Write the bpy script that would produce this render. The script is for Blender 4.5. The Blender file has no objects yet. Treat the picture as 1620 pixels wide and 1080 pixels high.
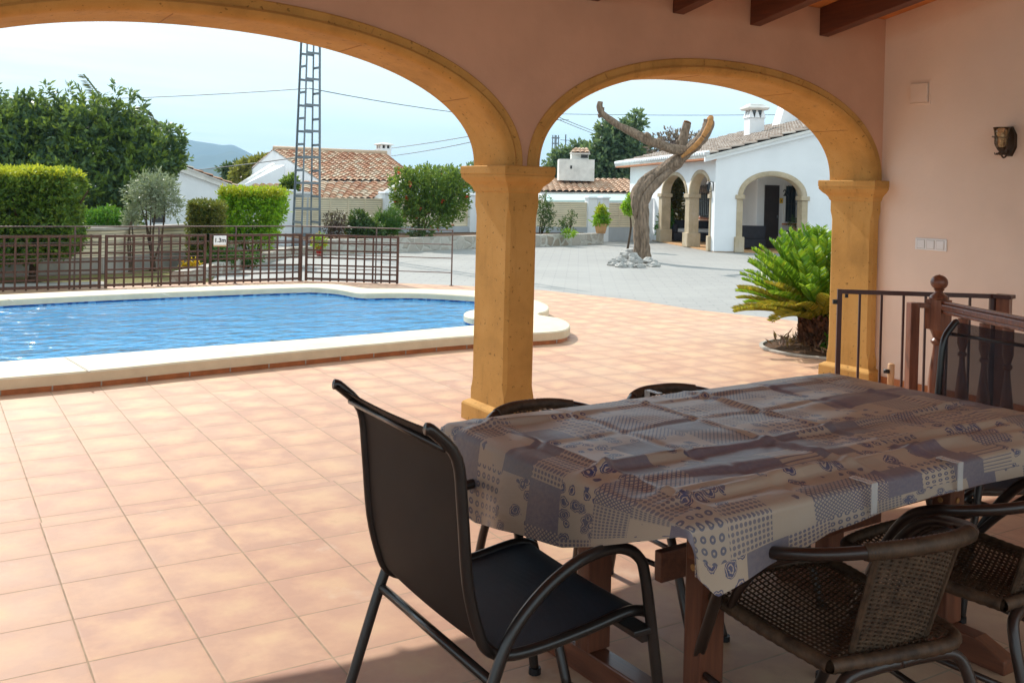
import bpy, bmesh, math, random
import numpy as np
from mathutils import Vector, Matrix, noise as mnoise
random.seed(7); RNG = np.random.default_rng(7)
PI = math.pi
scene = bpy.context.scene
COL = scene.collection

# ---------------------------------------------------------------- camera model (calibrated from tiles, pillars and verticals)
F, PX, PY = 1525.0, 810.0, 320.0
YAW, PITCH, ROLL, CAMH = math.radians(31.5), math.radians(.6), math.radians(1.4), 1.49
def _rot():
    cy, sy = math.cos(YAW), math.sin(YAW)
    f = np.array([sy*math.cos(PITCH), cy*math.cos(PITCH), -math.sin(PITCH)])
    r = np.array([cy, -sy, 0.]); u = np.cross(r, f)
    c, s = math.cos(ROLL), math.sin(ROLL)
    return np.array([r*c+u*s, -r*s+u*c, f])
R3 = _rot(); EYE = np.array([0, 0, CAMH])
def ray(x, y): return R3.T @ np.array([(x-PX)/F, (PY-y)/F, 1.])
def G(x, y, z=0.):
    d = ray(x, y); return EYE + d*(z-CAMH)/d[2]
def D(x, y, dep): return EYE + ray(x, y)*dep
def WY(x, y, Y):
    d = ray(x, y); return EYE + d*Y/d[1]
def WX(x, y, X):
    d = ray(x, y); return EYE + d*X/d[0]
def depth(P): return float((R3 @ (np.array([P[0], P[1], P[2] if len(P) > 2 else 0.])-EYE))[2])
def zat(P, y):                      # height above P where the picture row is y
    d = depth((P[0], P[1], 0)); 
    lo, hi = -2., 15.
    for _ in range(40):
        m = (lo+hi)/2; q = R3 @ (np.array([P[0], P[1], m])-EYE)
        if PY-F*q[1]/q[2] > y: lo = m
        else: hi = m
    return m

cam = bpy.data.objects.new('camera', bpy.data.cameras.new('camera')); COL.objects.link(cam)
M4 = Matrix.Identity(4)
for i in range(3):
    M4[i][0], M4[i][1], M4[i][2] = R3[0][i], R3[1][i], -R3[2][i]
M4[0][3], M4[1][3], M4[2][3] = 0, 0, CAMH
cam.matrix_world = M4
cam.data.sensor_width = 36; cam.data.lens = F/1620*36
cam.data.shift_y = -(540-PY)/1620
cam.data.clip_start = .05; cam.data.clip_end = 20000
scene.camera = cam

# ---------------------------------------------------------------- node helpers / materials
class NT:
    def __init__(s, mat):
        mat.use_nodes = True; s.t = mat.node_tree; s.t.nodes.clear()
        s.out = s.t.nodes.new('ShaderNodeOutputMaterial')
    def n(s, typ, **kw):
        nd = s.t.nodes.new(typ)
        for k, v in kw.items():
            if k == 'op': nd.operation = v
            elif hasattr(nd, k) and not k.startswith('i_'): setattr(nd, k, v)
        return nd
    def link(s, a, b): s.t.links.new(a, b)
    def val(s, sock, v):
        if v is None: return
        if hasattr(v, 'is_linked') or isinstance(v, bpy.types.NodeSocket): s.link(v, sock)
        else: sock.default_value = v
    def math(s, op, a, b=None, c=None, clamp=False):
        nd = s.t.nodes.new('ShaderNodeMath'); nd.operation = op; nd.use_clamp = clamp
        for i, v in enumerate((a, b, c)):
            if v is not None: s.val(nd.inputs[i], v)
        return nd.outputs[0]
    def vmath(s, op, a, b=None):
        nd = s.t.nodes.new('ShaderNodeVectorMath'); nd.operation = op
        s.val(nd.inputs[0], a)
        if b is not None: s.val(nd.inputs[1], b)
        return nd.outputs[0]
    def mix(s, fac, a, b, mode='MIX'):
        nd = s.t.nodes.new('ShaderNodeMix'); nd.data_type = 'RGBA'; nd.blend_type = mode
        s.val(nd.inputs[0], fac)
        s.val(nd.inputs[6], a if not isinstance(a, tuple) else (*a, 1)[:4]); s.val(nd.inputs[7], b if not isinstance(b, tuple) else (*b, 1)[:4])
        return nd.outputs[2]
    def noise(s, vec, scale, detail=3, rough=.55, out=0):
        nd = s.t.nodes.new('ShaderNodeTexNoise'); nd.inputs['Scale'].default_value = scale
        nd.inputs['Detail'].default_value = detail; nd.inputs['Roughness'].default_value = rough
        if vec is not None: s.link(vec, nd.inputs['Vector'])
        return nd.outputs[out]
    def ramp(s, fac, stops):
        nd = s.t.nodes.new('ShaderNodeValToRGB'); cr = nd.color_ramp
        while len(cr.elements) < len(stops): cr.elements.new(.5)
        for e, (p, c) in zip(cr.elements, stops): e.position = p; e.color = (*c, 1)[:4] if len(c) == 3 else c
        s.link(fac, nd.inputs[0]); return nd.outputs[0]
    def sstep(s, v, lo, hi):
        nd = s.t.nodes.new('ShaderNodeMapRange'); nd.interpolation_type = 'SMOOTHSTEP'
        s.val(nd.inputs[0], v); s.val(nd.inputs[1], lo); s.val(nd.inputs[2], hi); return nd.outputs[0]
    def coord(s, which='Object'): return s.t.nodes.new('ShaderNodeTexCoord').outputs[which]
    def sep(s, v):
        nd = s.t.nodes.new('ShaderNodeSeparateXYZ'); s.link(v, nd.inputs[0]); return nd.outputs
    def comb(s, x=0., y=0., z=0.):
        nd = s.t.nodes.new('ShaderNodeCombineXYZ')
        for i, v in enumerate((x, y, z)): s.val(nd.inputs[i], v)
        return nd.outputs[0]
    def white(s, vec, out='Value'):
        nd = s.t.nodes.new('ShaderNodeTexWhiteNoise'); s.link(vec, nd.inputs['Vector']); return nd.outputs[out]
    def bump(s, h, strength=.3, dist=.01, normal=None):
        nd = s.t.nodes.new('ShaderNodeBump'); nd.inputs['Strength'].default_value = strength; nd.inputs['Distance'].default_value = dist
        s.link(h, nd.inputs['Height'])
        if normal is not None: s.link(normal, nd.inputs['Normal'])
        return nd.outputs[0]
    def bsdf(s, col, rough=.6, normal=None, metallic=0., spec=None, coat=None, sheen=None):
        nd = s.t.nodes.new('ShaderNodeBsdfPrincipled')
        s.val(nd.inputs['Base Color'], (*col, 1) if isinstance(col, tuple) else col)
        s.val(nd.inputs['Roughness'], rough); s.val(nd.inputs['Metallic'], metallic)
        if spec is not None: nd.inputs['Specular IOR Level'].default_value = spec
        if coat is not None: nd.inputs['Coat Weight'].default_value = coat; nd.inputs['Coat Roughness'].default_value = .15
        if normal is not None: s.link(normal, nd.inputs['Normal'])
        return nd.outputs[0]
    def mixs(s, fac, a, b):
        nd = s.t.nodes.new('ShaderNodeMixShader'); s.val(nd.inputs[0], fac); s.link(a, nd.inputs[1]); s.link(b, nd.inputs[2]); return nd.outputs[0]
    def done(s, sh): s.link(sh, s.out.inputs['Surface'])
MATS = {}
def newmat(name):
    m = bpy.data.materials.new(name); MATS[name] = m; return m, NT(m)
def simple(name, col, rough=.6, var=.18, scale=4, bump=.25, bscale=60, metallic=0., spec=.4, coat=None, col2=None, bdist=.004, stretch=None):
    m, t = newmat(name); co = t.coord()
    if stretch: co = t.vmath('MULTIPLY', co, stretch)
    f = t.noise(co, scale, 5, .6)
    a = tuple(c*(1-var) for c in col); b = col2 or tuple(min(1, c*(1+var)) for c in col)
    c = t.ramp(f, [(.3, a), (.7, b)])
    nb = t.bump(t.noise(co, bscale, 4, .65), bump, bdist)
    r = t.math('ADD', t.math('MULTIPLY', t.noise(co, scale*3), .2), rough-.1)
    t.done(t.bsdf(c, r, nb, metallic, spec, coat)); return m
def leafmat(name, c1, c2, c3=None, trans=.35, rough=.45):
    m, t = newmat(name)
    g = t.n('ShaderNodeNewGeometry').outputs['Random Per Island']
    co = t.coord()
    f = t.math('ADD', t.math('MULTIPLY', g, .6), t.math('MULTIPLY', t.noise(co, 2.2, 2), .4))
    c = t.ramp(f, [(.2, c1), (.55, c2), (.85, c3 or c2)])
    tr = t.n('ShaderNodeBsdfTranslucent'); t.link(t.mix(.35, c, (.35, .42, .04)), tr.inputs[0])
    t.done(t.mixs(trans, t.bsdf(c, rough, None, 0, .35), tr.outputs[0])); return m
def wood(name, c1, c2, rough=.4, axis='X', coat=.3):
    m, t = newmat(name); co = t.coord()
    st = {'X': (1.2, 14, 14), 'Y': (14, 1.2, 14), 'Z': (14, 14, 1.2)}[axis]
    v = t.vmath('MULTIPLY', co, st)
    f = t.noise(v, 3, 6, .65)
    c = t.ramp(f, [(.3, c1), (.7, c2)])
    t.done(t.bsdf(c, t.math('ADD', t.math('MULTIPLY', f, .25), rough-.1), t.bump(f, .25, .003), 0, .4, coat)); return m

def tile_mat(name, ox, oy, size, inner):
    m, t = newmat(name); co = t.coord(); x, y, z = t.sep(co)
    u = t.math('DIVIDE', t.math('SUBTRACT', x, ox), size); v = t.math('DIVIDE', t.math('SUBTRACT', y, oy), size)
    fu = t.math('FRACT', u); fv = t.math('FRACT', v)
    cid = t.comb(t.math('FLOOR', u), t.math('FLOOR', v), 3.7 if inner else 1.3)
    w = t.white(cid); wc = t.white(cid, 'Color')
    wob = t.math('MULTIPLY', t.math('SUBTRACT', t.noise(co, 9, 2), .5), .012)
    du = t.math('SUBTRACT', .5, t.math('ABSOLUTE', t.math('SUBTRACT', fu, .5)))
    dv = t.math('SUBTRACT', .5, t.math('ABSOLUTE', t.math('SUBTRACT', fv, .5)))
    d = t.math('ADD', t.math('MINIMUM', du, dv), wob)
    grout = t.math('SUBTRACT', 1., t.sstep(d, .006, .012))
    cush = t.sstep(d, .005, .034)
    off = t.vmath('ADD', co, t.vmath('MULTIPLY', wc, (7., 5., 3.)))
    n1 = t.noise(off, 5.5, 4, .6); n2 = t.noise(off, 60, 4, .6)
    ctr = t.math('ADD', t.math('MULTIPLY', t.sstep(d, .03, .42), .42), t.math('ADD', .12, t.math('MULTIPLY', t.math('SUBTRACT', n1, .5), 2.1)))
    c = t.ramp(ctr, [(.0, (.43, .235, .155)), (.35, (.53, .31, .195)), (.75, (.605, .405, .235))])
    c = t.mix(t.math('MULTIPLY', w, .38), c, (.46, .24, .155)); c = t.mix(t.math('MULTIPLY', t.sep(wc)[1], .22), c, (.66, .46, .29))
    c = t.mix(t.math('MULTIPLY', n2, .14), c, (.36, .24, .17))
    big = t.noise(co, .7, 4, .6)
    c = t.mix(t.math('MULTIPLY', t.sstep(big, .45, .75), .30), c, (.50, .38, .28)); sp_ = t.noise(co, 3.1, 6, .75)
    c = t.mix(t.math('MULTIPLY', t.sstep(sp_, .60, .72), .30), c, (.30, .19, .13)); c = t.mix(t.math('MULTIPLY', t.sstep(t.noise(co, 1.9, 5, .7), .58, .70), .28), c, (.62, .50, .38))
    c = t.mix(grout, c, t.ramp(t.noise(co, 14), [(.3, (.28, .205, .145)), (.7, (.40, .31, .215))]))
    h = t.math('ADD', t.math('MULTIPLY', cush, .35), t.math('ADD', t.math('MULTIPLY', n1, .35), t.math('MULTIPLY', n2, .05)))
    nb = t.bump(h, .2, .004)
    rough = t.math('ADD', t.math('MULTIPLY', grout, .4), t.math('ADD', .46, t.math('MULTIPLY', n1, .22)))
    t.done(t.bsdf(c, rough, nb, 0, .24)); return m
tile_mat('terracotta_outer', .80, 4.70, .33, False)
tile_mat('terracotta_inner', .80, 4.56-.337*20, .337, True)

def paver():
    m, t = newmat('grey_pavers'); co = t.coord()
    br = t.n('ShaderNodeTexBrick'); rot = t.n('ShaderNodeMapping'); rot.inputs['Rotation'].default_value = (0, 0, .62)
    t.link(co, rot.inputs[0]); t.link(rot.outputs[0], br.inputs['Vector'])
    br.inputs['Scale'].default_value = 1; br.inputs['Brick Width'].default_value = .42; br.inputs['Row Height'].default_value = .21
    br.inputs['Mortar Size'].default_value = .012; br.inputs['Mortar Smooth'].default_value = .3
    br.inputs['Color1'].default_value = (.315, .30, .275, 1); br.inputs['Color2'].default_value = (.28, .27, .25, 1); br.inputs['Mortar'].default_value = (.22, .215, .205, 1)
    st = t.noise(co, .35, 5, .6)
    c = t.mix(t.math('MULTIPLY', t.sstep(st, .4, .7), .45), br.outputs[0], (.37, .355, .325))
    c = t.mix(t.math('MULTIPLY', t.noise(co, 25, 4), .3), c, (.24, .235, .23))
    t.done(t.bsdf(c, .7, t.bump(br.outputs['Fac'], -.4, .006), 0, .35))
paver()
def stone(name, cols, scale=5., mortar=(.42, .39, .33), width=.06):
    m, t = newmat(name); co = t.coord()
    wob = t.vmath('ADD', co, t.vmath('MULTIPLY', t.noise(co, 4, 3, .6, 1), (.14, .14, .14)))
    v = t.n('ShaderNodeTexVoronoi'); v.inputs['Scale'].default_value = scale; t.link(wob, v.inputs[0])
    e = t.n('ShaderNodeTexVoronoi'); e.feature = 'DISTANCE_TO_EDGE'; e.inputs['Scale'].default_value = scale; t.link(wob, e.inputs[0])
    r = t.sep(v.outputs['Color'])[0]
    c = t.ramp(r, [(.1, cols[0]), (.5, cols[1]), (.9, cols[2])])
    c = t.mix(t.math('MULTIPLY', t.noise(co, 18, 5), .45), c, tuple(k*.55 for k in cols[1]))
    ed = t.sstep(e.outputs[0], width*.3, width)
    c = t.mix(ed, mortar, c)
    h = t.math('ADD', ed, t.math('MULTIPLY', t.noise(co, 14, 5), .6))
    t.done(t.bsdf(c, .85, t.bump(h, .7, .03), 0, .2))
stone('rubble_stone', [(.42, .37, .31), (.54, .50, .44), (.34, .27, .20)], 3.0, (.50, .47, .41), .09)
simple('rock', (.38, .365, .34), .85, .3, 3, .8, 14, bdist=.03)
def sandstone(name, col, blk=None):
    m, t = newmat(name); co = t.coord()
    n = t.noise(co, 2.2, 5, .65); f = t.noise(co, 120, 3, .7); p = t.noise(co, 38, 2, .5)
    c = t.ramp(n, [(.28, tuple(k*.70 for k in col)), (.5, col), (.72, tuple(min(1, k*g_) for k, g_ in zip(col, (1.10, 1.16, 1.35))))])
    st_ = t.noise(t.vmath('MULTIPLY', co, (9, 9, 1.6)), 1.1, 5, .7)
    c = t.mix(t.math('MULTIPLY', t.sstep(st_, .52, .74), .45), c, tuple(k*.55 for k in col))
    c = t.mix(t.math('MULTIPLY', f, .34), c, tuple(k*.7 for k in col))
    pit = t.sstep(p, .27, .35)
    c = t.mix(pit, tuple(k*.5 for k in col), c)
    h = t.math('ADD', t.math('MULTIPLY', pit, .5), t.math('ADD', t.math('MULTIPLY', f, .4), t.math('MULTIPLY', n, .3)))
    t.done(t.bsdf(c, .86, t.bump(h, .7, .006), 0, .2)); return m
sandstone('ochre_sandstone', (.58, .315, .090))
simple('ochre_mortar', (.40, .20, .06), .9, .2, 9, .3, 40)
sandstone('pale_sandstone', (.50, .40, .27))
simple('salmon_plaster', (.63, .37, .25), .85, .10, 1.3, .4, 22, spec=.15)
simple('blush_plaster', (.82, .66, .545), .85, .08, .9, .4, 24, spec=.15)
simple('white_plaster', (.78, .79, .80), .85, .05, 1.1, .2, 24, spec=.15)
simple('cream_plaster', (.70, .64, .54), .85, .07, 1.3, .2, 24, spec=.15)
simple('weathered_white', (.66, .64, .60), .85, .18, 2.5, .3, 24, spec=.15)
simple('coping_stone', (.66, .56, .40), .7, .10, 5, .35, 90, spec=.3, bdist=.003)
simple('terracotta_edge', (.48, .17, .06), .55, .25, 9, .3, 40)
simple('ceiling_boards', (.66, .25, .075), .6, .25, 3, .3, 20)
wood('dark_beam', (.075, .024, .014), (.16, .05, .025), .6, 'Y', .1)
wood('table_wood', (.085, .026, .014), (.20, .065, .030), .4, 'Z', .35)
wood('table_wood_long', (.085, .026, .014), (.20, .065, .030), .4, 'Y', .35)
wood('stair_wood', (.10, .032, .018), (.24, .085, .042), .38, 'Z', .4)
wood('pale_wood', (.45, .25, .12), (.62, .40, .22), .5, 'Z', .2)
wood('trellis_wood', (.055, .024, .016), (.11, .048, .03), .6, 'Z', .0)
simple('brown_metal', (.055, .018, .014), .4, .2, 6, .1, 90, 0, .5)
simple('rust_metal', (.14, .09, .075), .55, .35, 12, .2, 70, .3, .5)
simple('black_iron', (.012, .012, .013), .45, .2, 6, .2, 60, .2, .5)
simple('bronze_iron', (.05, .028, .016), .45, .4, 8, .3, 50, .5, .5)
simple('chair_metal', (.020, .015, .013), .33, .25, 8, .05, 80, .1, .5, .2)
simple('wicker_frame', (.028, .015, .011), .35, .3, 7, .08, 60, .1, .5, .2)
simple('rattan', (.062, .034, .019), .55, .45, 30, .4, 90, 0, .35, col2=(.105, .060, .034))
simple('rattan_dark', (.060, .031, .017), .55, .45, 30, .4, 90, 0, .35, col2=(.11, .060, .032))
simple('dark_wicker', (.018, .017, .024), .6, .35, 8, .6, 70, 0, .3)
simple('white_plastic', (.80, .80, .79), .35, .03, 3, .03, 40, 0, .5)
simple('sign_white', (.80, .80, .78), .45, .08, 9, .05, 40, 0, .4)
simple('ink_black', (.012, .012, .012), .6, .1, 5, 0, 10)
simple('yellow_plate', (.72, .45, .02), .5, .1, 5, .1, 40)
simple('galvanised', (.17, .20, .225), .55, .15, 5, .15, 40, .35, .5)
simple('cable_black', (.05, .055, .06), .6, .1, 3, 0, 10)
simple('bark', (.235, .168, .118), .85, .55, 6, 1., 9, 0, .2, bdist=.04, stretch=(4, 4, .9))
simple('trunk_brown', (.085, .055, .035), .9, .35, 8, .8, 16, 0, .15, bdist=.02)
simple('cut_wood', (.42, .20, .07), .8, .3, 12, .4, 30, 0, .2)
simple('terracotta_pot', (.52, .29, .13), .7, .15, 6, .2, 40)
simple('red_pot', (.50, .03, .02), .45, .15, 6, .1, 40)
simple('soil', (.10, .058, .035), .95, .45, 10, .9, 30, 0, .1, bdist=.02)
simple('teal_awning', (.42, .56, .53), .7, .08, 3, .1, 20)
simple('dark_door', (.030, .017, .014), .45, .25, 5, .15, 30)
simple('dark_glass', (.015, .02, .025), .08, .1, 2, 0, 10, 0, .6)
simple('grey_render', (.44, .46, .48), .85, .1, 1.5, .2, 24)
simple('slat_beige', (.72, .61, .44), .75, .10, 1.8, .2, 30)
simple('concrete_cap', (.42, .38, .33), .85, .2, 3, .3, 30)
simple('dado_grey', (.34, .31, .28), .9, .25, 2.2, .4, 20)
def lawn():
    m, t = newmat('dry_lawn'); co = t.coord()
    n = t.noise(co, 1.4, 5, .65); f = t.noise(co, 60, 4, .7)
    c = t.ramp(n, [(.3, (.20, .16, .07)), (.55, (.27, .24, .10)), (.75, (.12, .15, .04))])
    c = t.mix(t.math('MULTIPLY', f, .5), c, (.10, .09, .03))
    t.done(t.bsdf(c, .95, t.bump(f, .8, .03), 0, .1))
lawn()
simple('dry_ground', (.22, .18, .11), .95, .3, .3, .5, 8, 0, .1)
simple('forest_slope', (.055, .068, .040), .95, .35, .004, .2, .05, 0, .05)
def slats(name, col, period, axis=2):
    m, t = newmat(name); co = t.coord(); s = t.sep(co)[axis]
    fr = t.math('FRACT', t.math('DIVIDE', s, period))
    gap = t.math('SUBTRACT', 1., t.sstep(t.math('ABSOLUTE', t.math('SUBTRACT', fr, .5)), .36, .46))
    n = t.noise(co, 2., 4)
    c = t.ramp(n, [(.3, tuple(k*.88 for k in col)), (.7, tuple(min(1, k*1.08) for k in col))])
    c = t.mix(gap, tuple(k*.45 for k in col), c)
    t.done(t.bsdf(c, .75, t.bump(gap, .8, .02), 0, .25))
slats('beige_slats', (.80, .69, .50), .058)
def rooftile(name, stops, dirt):
    m, t = newmat(name); uv = t.n('ShaderNodeUVMap').outputs[0]
    cell = t.vmath('FLOOR', uv); w = t.white(cell); co = t.coord()
    c = t.ramp(w, stops)
    c = t.mix(t.math('MULTIPLY', t.sstep(t.noise(co, 1.6, 5, .7), .45, .65), dirt[1]), c, dirt[0])
    c = t.mix(t.math('MULTIPLY', t.noise(co, 22, 4), .35), c, tuple(k*.4 for k in stops[0][1]))
    t.done(t.bsdf(c, .85, t.bump(t.noise(co, 30, 4), .4, .01), 0, .2))
rooftile('old_roof_tiles', [(.1, (.40, .19, .11)), (.35, (.52, .29, .18)), (.55, (.60, .42, .28)), (.75, (.60, .52, .40)), (.95, (.48, .23, .13))], ((.34, .29, .21), .4))
rooftile('orange_roof_tiles', [(.1, (.54, .33, .22)), (.5, (.62, .42, .29)), (.9, (.66, .49, .36))], ((.45, .33, .24), .3))
rooftile('grey_roof_tiles', [(.1, (.36, .285, .235)), (.5, (.45, .37, .31)), (.9, (.52, .45, .39))], ((.22, .18, .155), .45))
def water_mat():
    m, t = newmat('pool_water'); co = t.coord()
    v = t.vmath('MULTIPLY', co, (1., 1.7, 1.))
    n = t.math('ADD', t.noise(v, 2.2, 2, .5), t.math('MULTIPLY', t.noise(v, 5.5, 2, .5), .55))
    nb = t.bump(n, .55, .10)
    g = t.n('ShaderNodeBsdfGlossy'); g.inputs['Roughness'].default_value = .16; t.link(nb, g.inputs['Normal'])
    tr = t.n('ShaderNodeBsdfTransparent'); tr.inputs[0].default_value = (.80, .95, 1, 1)
    rf = t.n('ShaderNodeBsdfRefraction'); rf.inputs['IOR'].default_value = 1.33; rf.inputs['Color'].default_value = (.82, .95, 1, 1); rf.inputs['Roughness'].default_value = 0
    t.link(nb, rf.inputs['Normal'])
    fr = t.n('ShaderNodeFresnel'); fr.inputs[0].default_value = 1.33; t.link(nb, fr.inputs['Normal'])
    df_ = t.n('ShaderNodeBsdfDiffuse'); df_.inputs[0].default_value = (.014, .40, .74, 1); t.link(nb, df_.inputs['Normal'])
    t.done(t.mixs(fr.outputs[0], t.mixs(.38, t.mixs(.45, tr.outputs[0], rf.outputs[0]), df_.outputs[0]), g.outputs[0]))
water_mat()
def mosaic():
    m, t = newmat('pool_mosaic'); co = t.coord()
    cell = t.vmath('FLOOR', t.vmath('MULTIPLY', co, (16, 16, 16)))
    w = t.white(cell)
    c = t.ramp(w, [(.1, (.06, .48, .86)), (.5, (.10, .58, .93)), (.9, (.20, .68, .95))])
    big = t.noise(co, 1.9, 3, .6)
    # large soft noise mixes a paler blue into the mosaic
    c = t.mix(t.math('MULTIPLY', t.sstep(big, .42, .62), .4), c, (.40, .80, .96))
    t.done(t.bsdf(c, .3, None, 0, .4))
mosaic()
def waterline():
    m, t = newmat('waterline_mosaic'); co = t.coord()
    w = t.white(t.vmath('FLOOR', t.vmath('MULTIPLY', co, (22, 22, 22))))
    c = t.ramp(w, [(.2, (.01, .06, .26)), (.6, (.02, .12, .42)), (.92, (.22, .42, .68))])
    t.done(t.bsdf(c, .25, None, 0, .5))
waterline()
def cloth_mat():
    m, t = newmat('patchwork_oilcloth'); uv = t.n('ShaderNodeUVMap').outputs[0]
    x, y, _ = t.sep(uv)
    py = t.math('DIVIDE', y, .135); row = t.math('FLOOR', py)
    px = t.math('ADD', t.math('DIVIDE', x, .15), t.math('MULTIPLY', t.white(t.comb(row, 2.3, 0.)), 1.))
    cell = t.comb(t.math('FLOOR', px), row, .5); r = t.white(cell); r2 = t.white(t.vmath('ADD', cell, (11.3, 4.1, 0)))
    def band(lo, hi): return t.math('MULTIPLY', t.math('GREATER_THAN', r, lo), t.math('LESS_THAN', r, hi))
    # dots / little flowers
    def dots(n, rad):
        q = t.vmath('MULTIPLY', uv, (n, n, 1)); fx, fy, _ = t.sep(t.vmath('FRACTION', q))
        return t.math('LESS_THAN', t.math('POWER', t.math('ADD', t.math('POWER', t.math('SUBTRACT', fx, .5), 2.), t.math('POWER', t.math('SUBTRACT', fy, .5), 2.)), .5), rad)
    d1 = dots(34, .33); d1r = t.math('SUBTRACT', d1, dots(34, .12))
    d2 = dots(66, .36)
    s = t.math('ADD', x, y); dgn = t.math('SUBTRACT', x, y)
    lat = t.math('MAXIMUM', t.math('LESS_THAN', t.math('FRACT', t.math('MULTIPLY', s, 62)), .36), t.math('LESS_THAN', t.math('FRACT', t.math('MULTIPLY', dgn, 62)), .36))
    strp = t.math('LESS_THAN', t.math('FRACT', t.math('MULTIPLY', y, 52)), .3)
    vo = t.n('ShaderNodeTexVoronoi'); vo.inputs['Scale'].default_value = 21; t.link(t.vmath('ADD', uv, t.vmath('MULTIPLY', t.noise(uv, 28, 3, .6, 1), (.03, .03, 0))), vo.inputs[0])
    vr = t.sep(vo.outputs['Color'])[0]
    flor = t.math('MULTIPLY', t.math('LESS_THAN', vo.outputs[0], .44), t.math('GREATER_THAN', t.math('FRACT', t.math('MULTIPLY', vo.outputs[0], 6.)), .28))
    spr = t.math('MULTIPLY', t.math('LESS_THAN', vo.outputs[0], .2), t.math('GREATER_THAN', vr, .45))
    mask = None
    for lo, hi, pat, amt in ((0, .20, 1., .70), (.20, .33, d1r, .9), (.33, .43, d2, .75), (.43, .56, lat, .85), (.56, .63, strp, .75), (.63, .84, flor, .95), (.84, 1.01, spr, .8)):
        k = t.math('MULTIPLY', t.math('MULTIPLY', band(lo, hi), pat), amt)
        mask = k if mask is None else t.math('ADD', mask, k)
    blur = t.noise(uv, 70, 3)
    mask = t.math('MULTIPLY', mask, t.math('ADD', .72, t.math('MULTIPLY', blur, .5)), None, True)
    cream = t.mix(r2, (.45, .345, .255), (.38, .30, .235))
    navy = t.mix(r2, (.042, .050, .135), (.085, .088, .135))
    c = t.mix(mask, cream, navy)
    fine = t.noise(uv, 90, 3)
    nb = t.bump(t.math('ADD', fine, t.math('MULTIPLY', t.noise(uv, 14, 4, .6), 2.)), .22, .003)
    t.done(t.bsdf(c, .39, nb, 0, .45))
cloth_mat()
def mesh_fabric(name, col, transp):
    m, t = newmat(name); co = t.coord()
    w = t.n('ShaderNodeTexWave'); w.inputs['Scale'].default_value = 120; w.bands_direction = 'Y'; t.link(co, w.inputs[0])
    w2 = t.n('ShaderNodeTexWave'); w2.inputs['Scale'].default_value = 120; w2.bands_direction = 'Z'; t.link(co, w2.inputs[0])
    n = t.noise(co, 5, 4)
    c = t.ramp(n, [(.3, tuple(k*.8 for k in col)), (.7, tuple(k*1.25 for k in col))])
    sh = t.bsdf(c, .62, t.bump(t.math('ADD', w.outputs[1], w2.outputs[1]), .3, .001), 0, .35 if name == 'sling_black' else .22)
    tr = t.n('ShaderNodeBsdfTransparent')
    t.done(t.mixs(transp, sh, tr.outputs[0]))
mesh_fabric('sling_brown', (.017, .011, .009), .05)
mesh_fabric('sling_black', (.036, .044, .060), .05)
mesh_fabric('sling_sheer', (.026, .026, .034), .42)
def clear_plastic():
    m, t = newmat('clear_plastic'); a = t.bsdf((.75, .72, .68), .2, None, 0, .6); tr = t.n('ShaderNodeBsdfTransparent'); t.done(t.mixs(.62, a, tr.outputs[0]))
clear_plastic()
def glass_amber():
    m, t = newmat('amber_glass')
    g = t.n('ShaderNodeBsdfGlossy'); g.inputs['Roughness'].default_value = .1
    tr = t.n('ShaderNodeBsdfTransparent'); tr.inputs[0].default_value = (.97, .91, .80, 1)
    df = t.n('ShaderNodeBsdfTranslucent'); df.inputs[0].default_value = (.85, .66, .42, 1)
    co = t.coord(); f = t.sstep(t.noise(co, 40, 4), .35, .6)
    fr = t.n('ShaderNodeFresnel'); fr.inputs[0].default_value = 1.45
    t.done(t.mixs(fr.outputs[0], t.mixs(t.math('MULTIPLY', f, .35), tr.outputs[0], df.outputs[0]), g.outputs[0]))
glass_amber()
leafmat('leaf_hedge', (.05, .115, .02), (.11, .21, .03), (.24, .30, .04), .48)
leafmat('leaf_hedge_sunlit', (.26, .32, .02), (.50, .52, .03), (.64, .60, .04), .45)  # backlight on the hedge top put into a yellower leaf colour
leafmat('leaf_carob', (.04, .095, .060), (.085, .16, .085), (.17, .25, .06), .45)
leafmat('leaf_carob_bright', (.08, .15, .03), (.13, .21, .035), (.20, .26, .04), .4)
leafmat('leaf_olive', (.17, .21, .13), (.27, .31, .21), (.38, .42, .31), .3)
leafmat('leaf_lime', (.12, .30, .012), (.25, .48, .018), (.42, .58, .025), .55)
leafmat('leaf_lime_top', (.22, .32, .01), (.42, .44, .015), (.55, .50, .02), .45)
leafmat('leaf_cypress', (.075, .095, .016), (.15, .16, .025), (.26, .21, .03), .35)
leafmat('leaf_bright', (.03, .13, .008), (.06, .22, .012), (.10, .30, .02), .4)
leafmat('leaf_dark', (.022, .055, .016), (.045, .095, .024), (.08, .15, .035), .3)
leafmat('leaf_far', (.065, .125, .075), (.105, .175, .095), (.17, .23, .10), .38)
leafmat('leaf_yellow', (.13, .14, .02), (.24, .23, .03), (.34, .30, .04), .35)
leafmat('leaf_cycad', (.07, .21, .010), (.15, .33, .014), (.32, .42, .02), .48, .35)
leafmat('leaf_cycad_old', (.16, .17, .012), (.32, .27, .02), (.46, .33, .025), .4)
leafmat('leaf_burgundy', (.06, .03, .035), (.11, .06, .06), (.16, .12, .09), .25)
leafmat('leaf_mauve', (.12, .07, .07), (.20, .13, .12), (.28, .20, .18), .25)
leafmat('leaf_grass', (.03, .10, .02), (.06, .16, .025), (.10, .22, .03), .35)
leafmat('petal_red', (.50, .02, .015), (.62, .05, .02), (.70, .10, .04), .3)
leafmat('petal_yellow', (.65, .36, .01), (.75, .46, .01), (.80, .55, .02), .3)
leafmat('dead_leaf', (.10, .045, .03), (.19, .09, .05), (.30, .17, .10), .15)
leafmat('cycad_scale', (.07, .035, .022), (.15, .065, .035), (.26, .12, .06), .0, .8)
leafmat('leaf_palm', (.06, .085, .03), (.12, .14, .05), (.20, .19, .08), .2)

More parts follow.
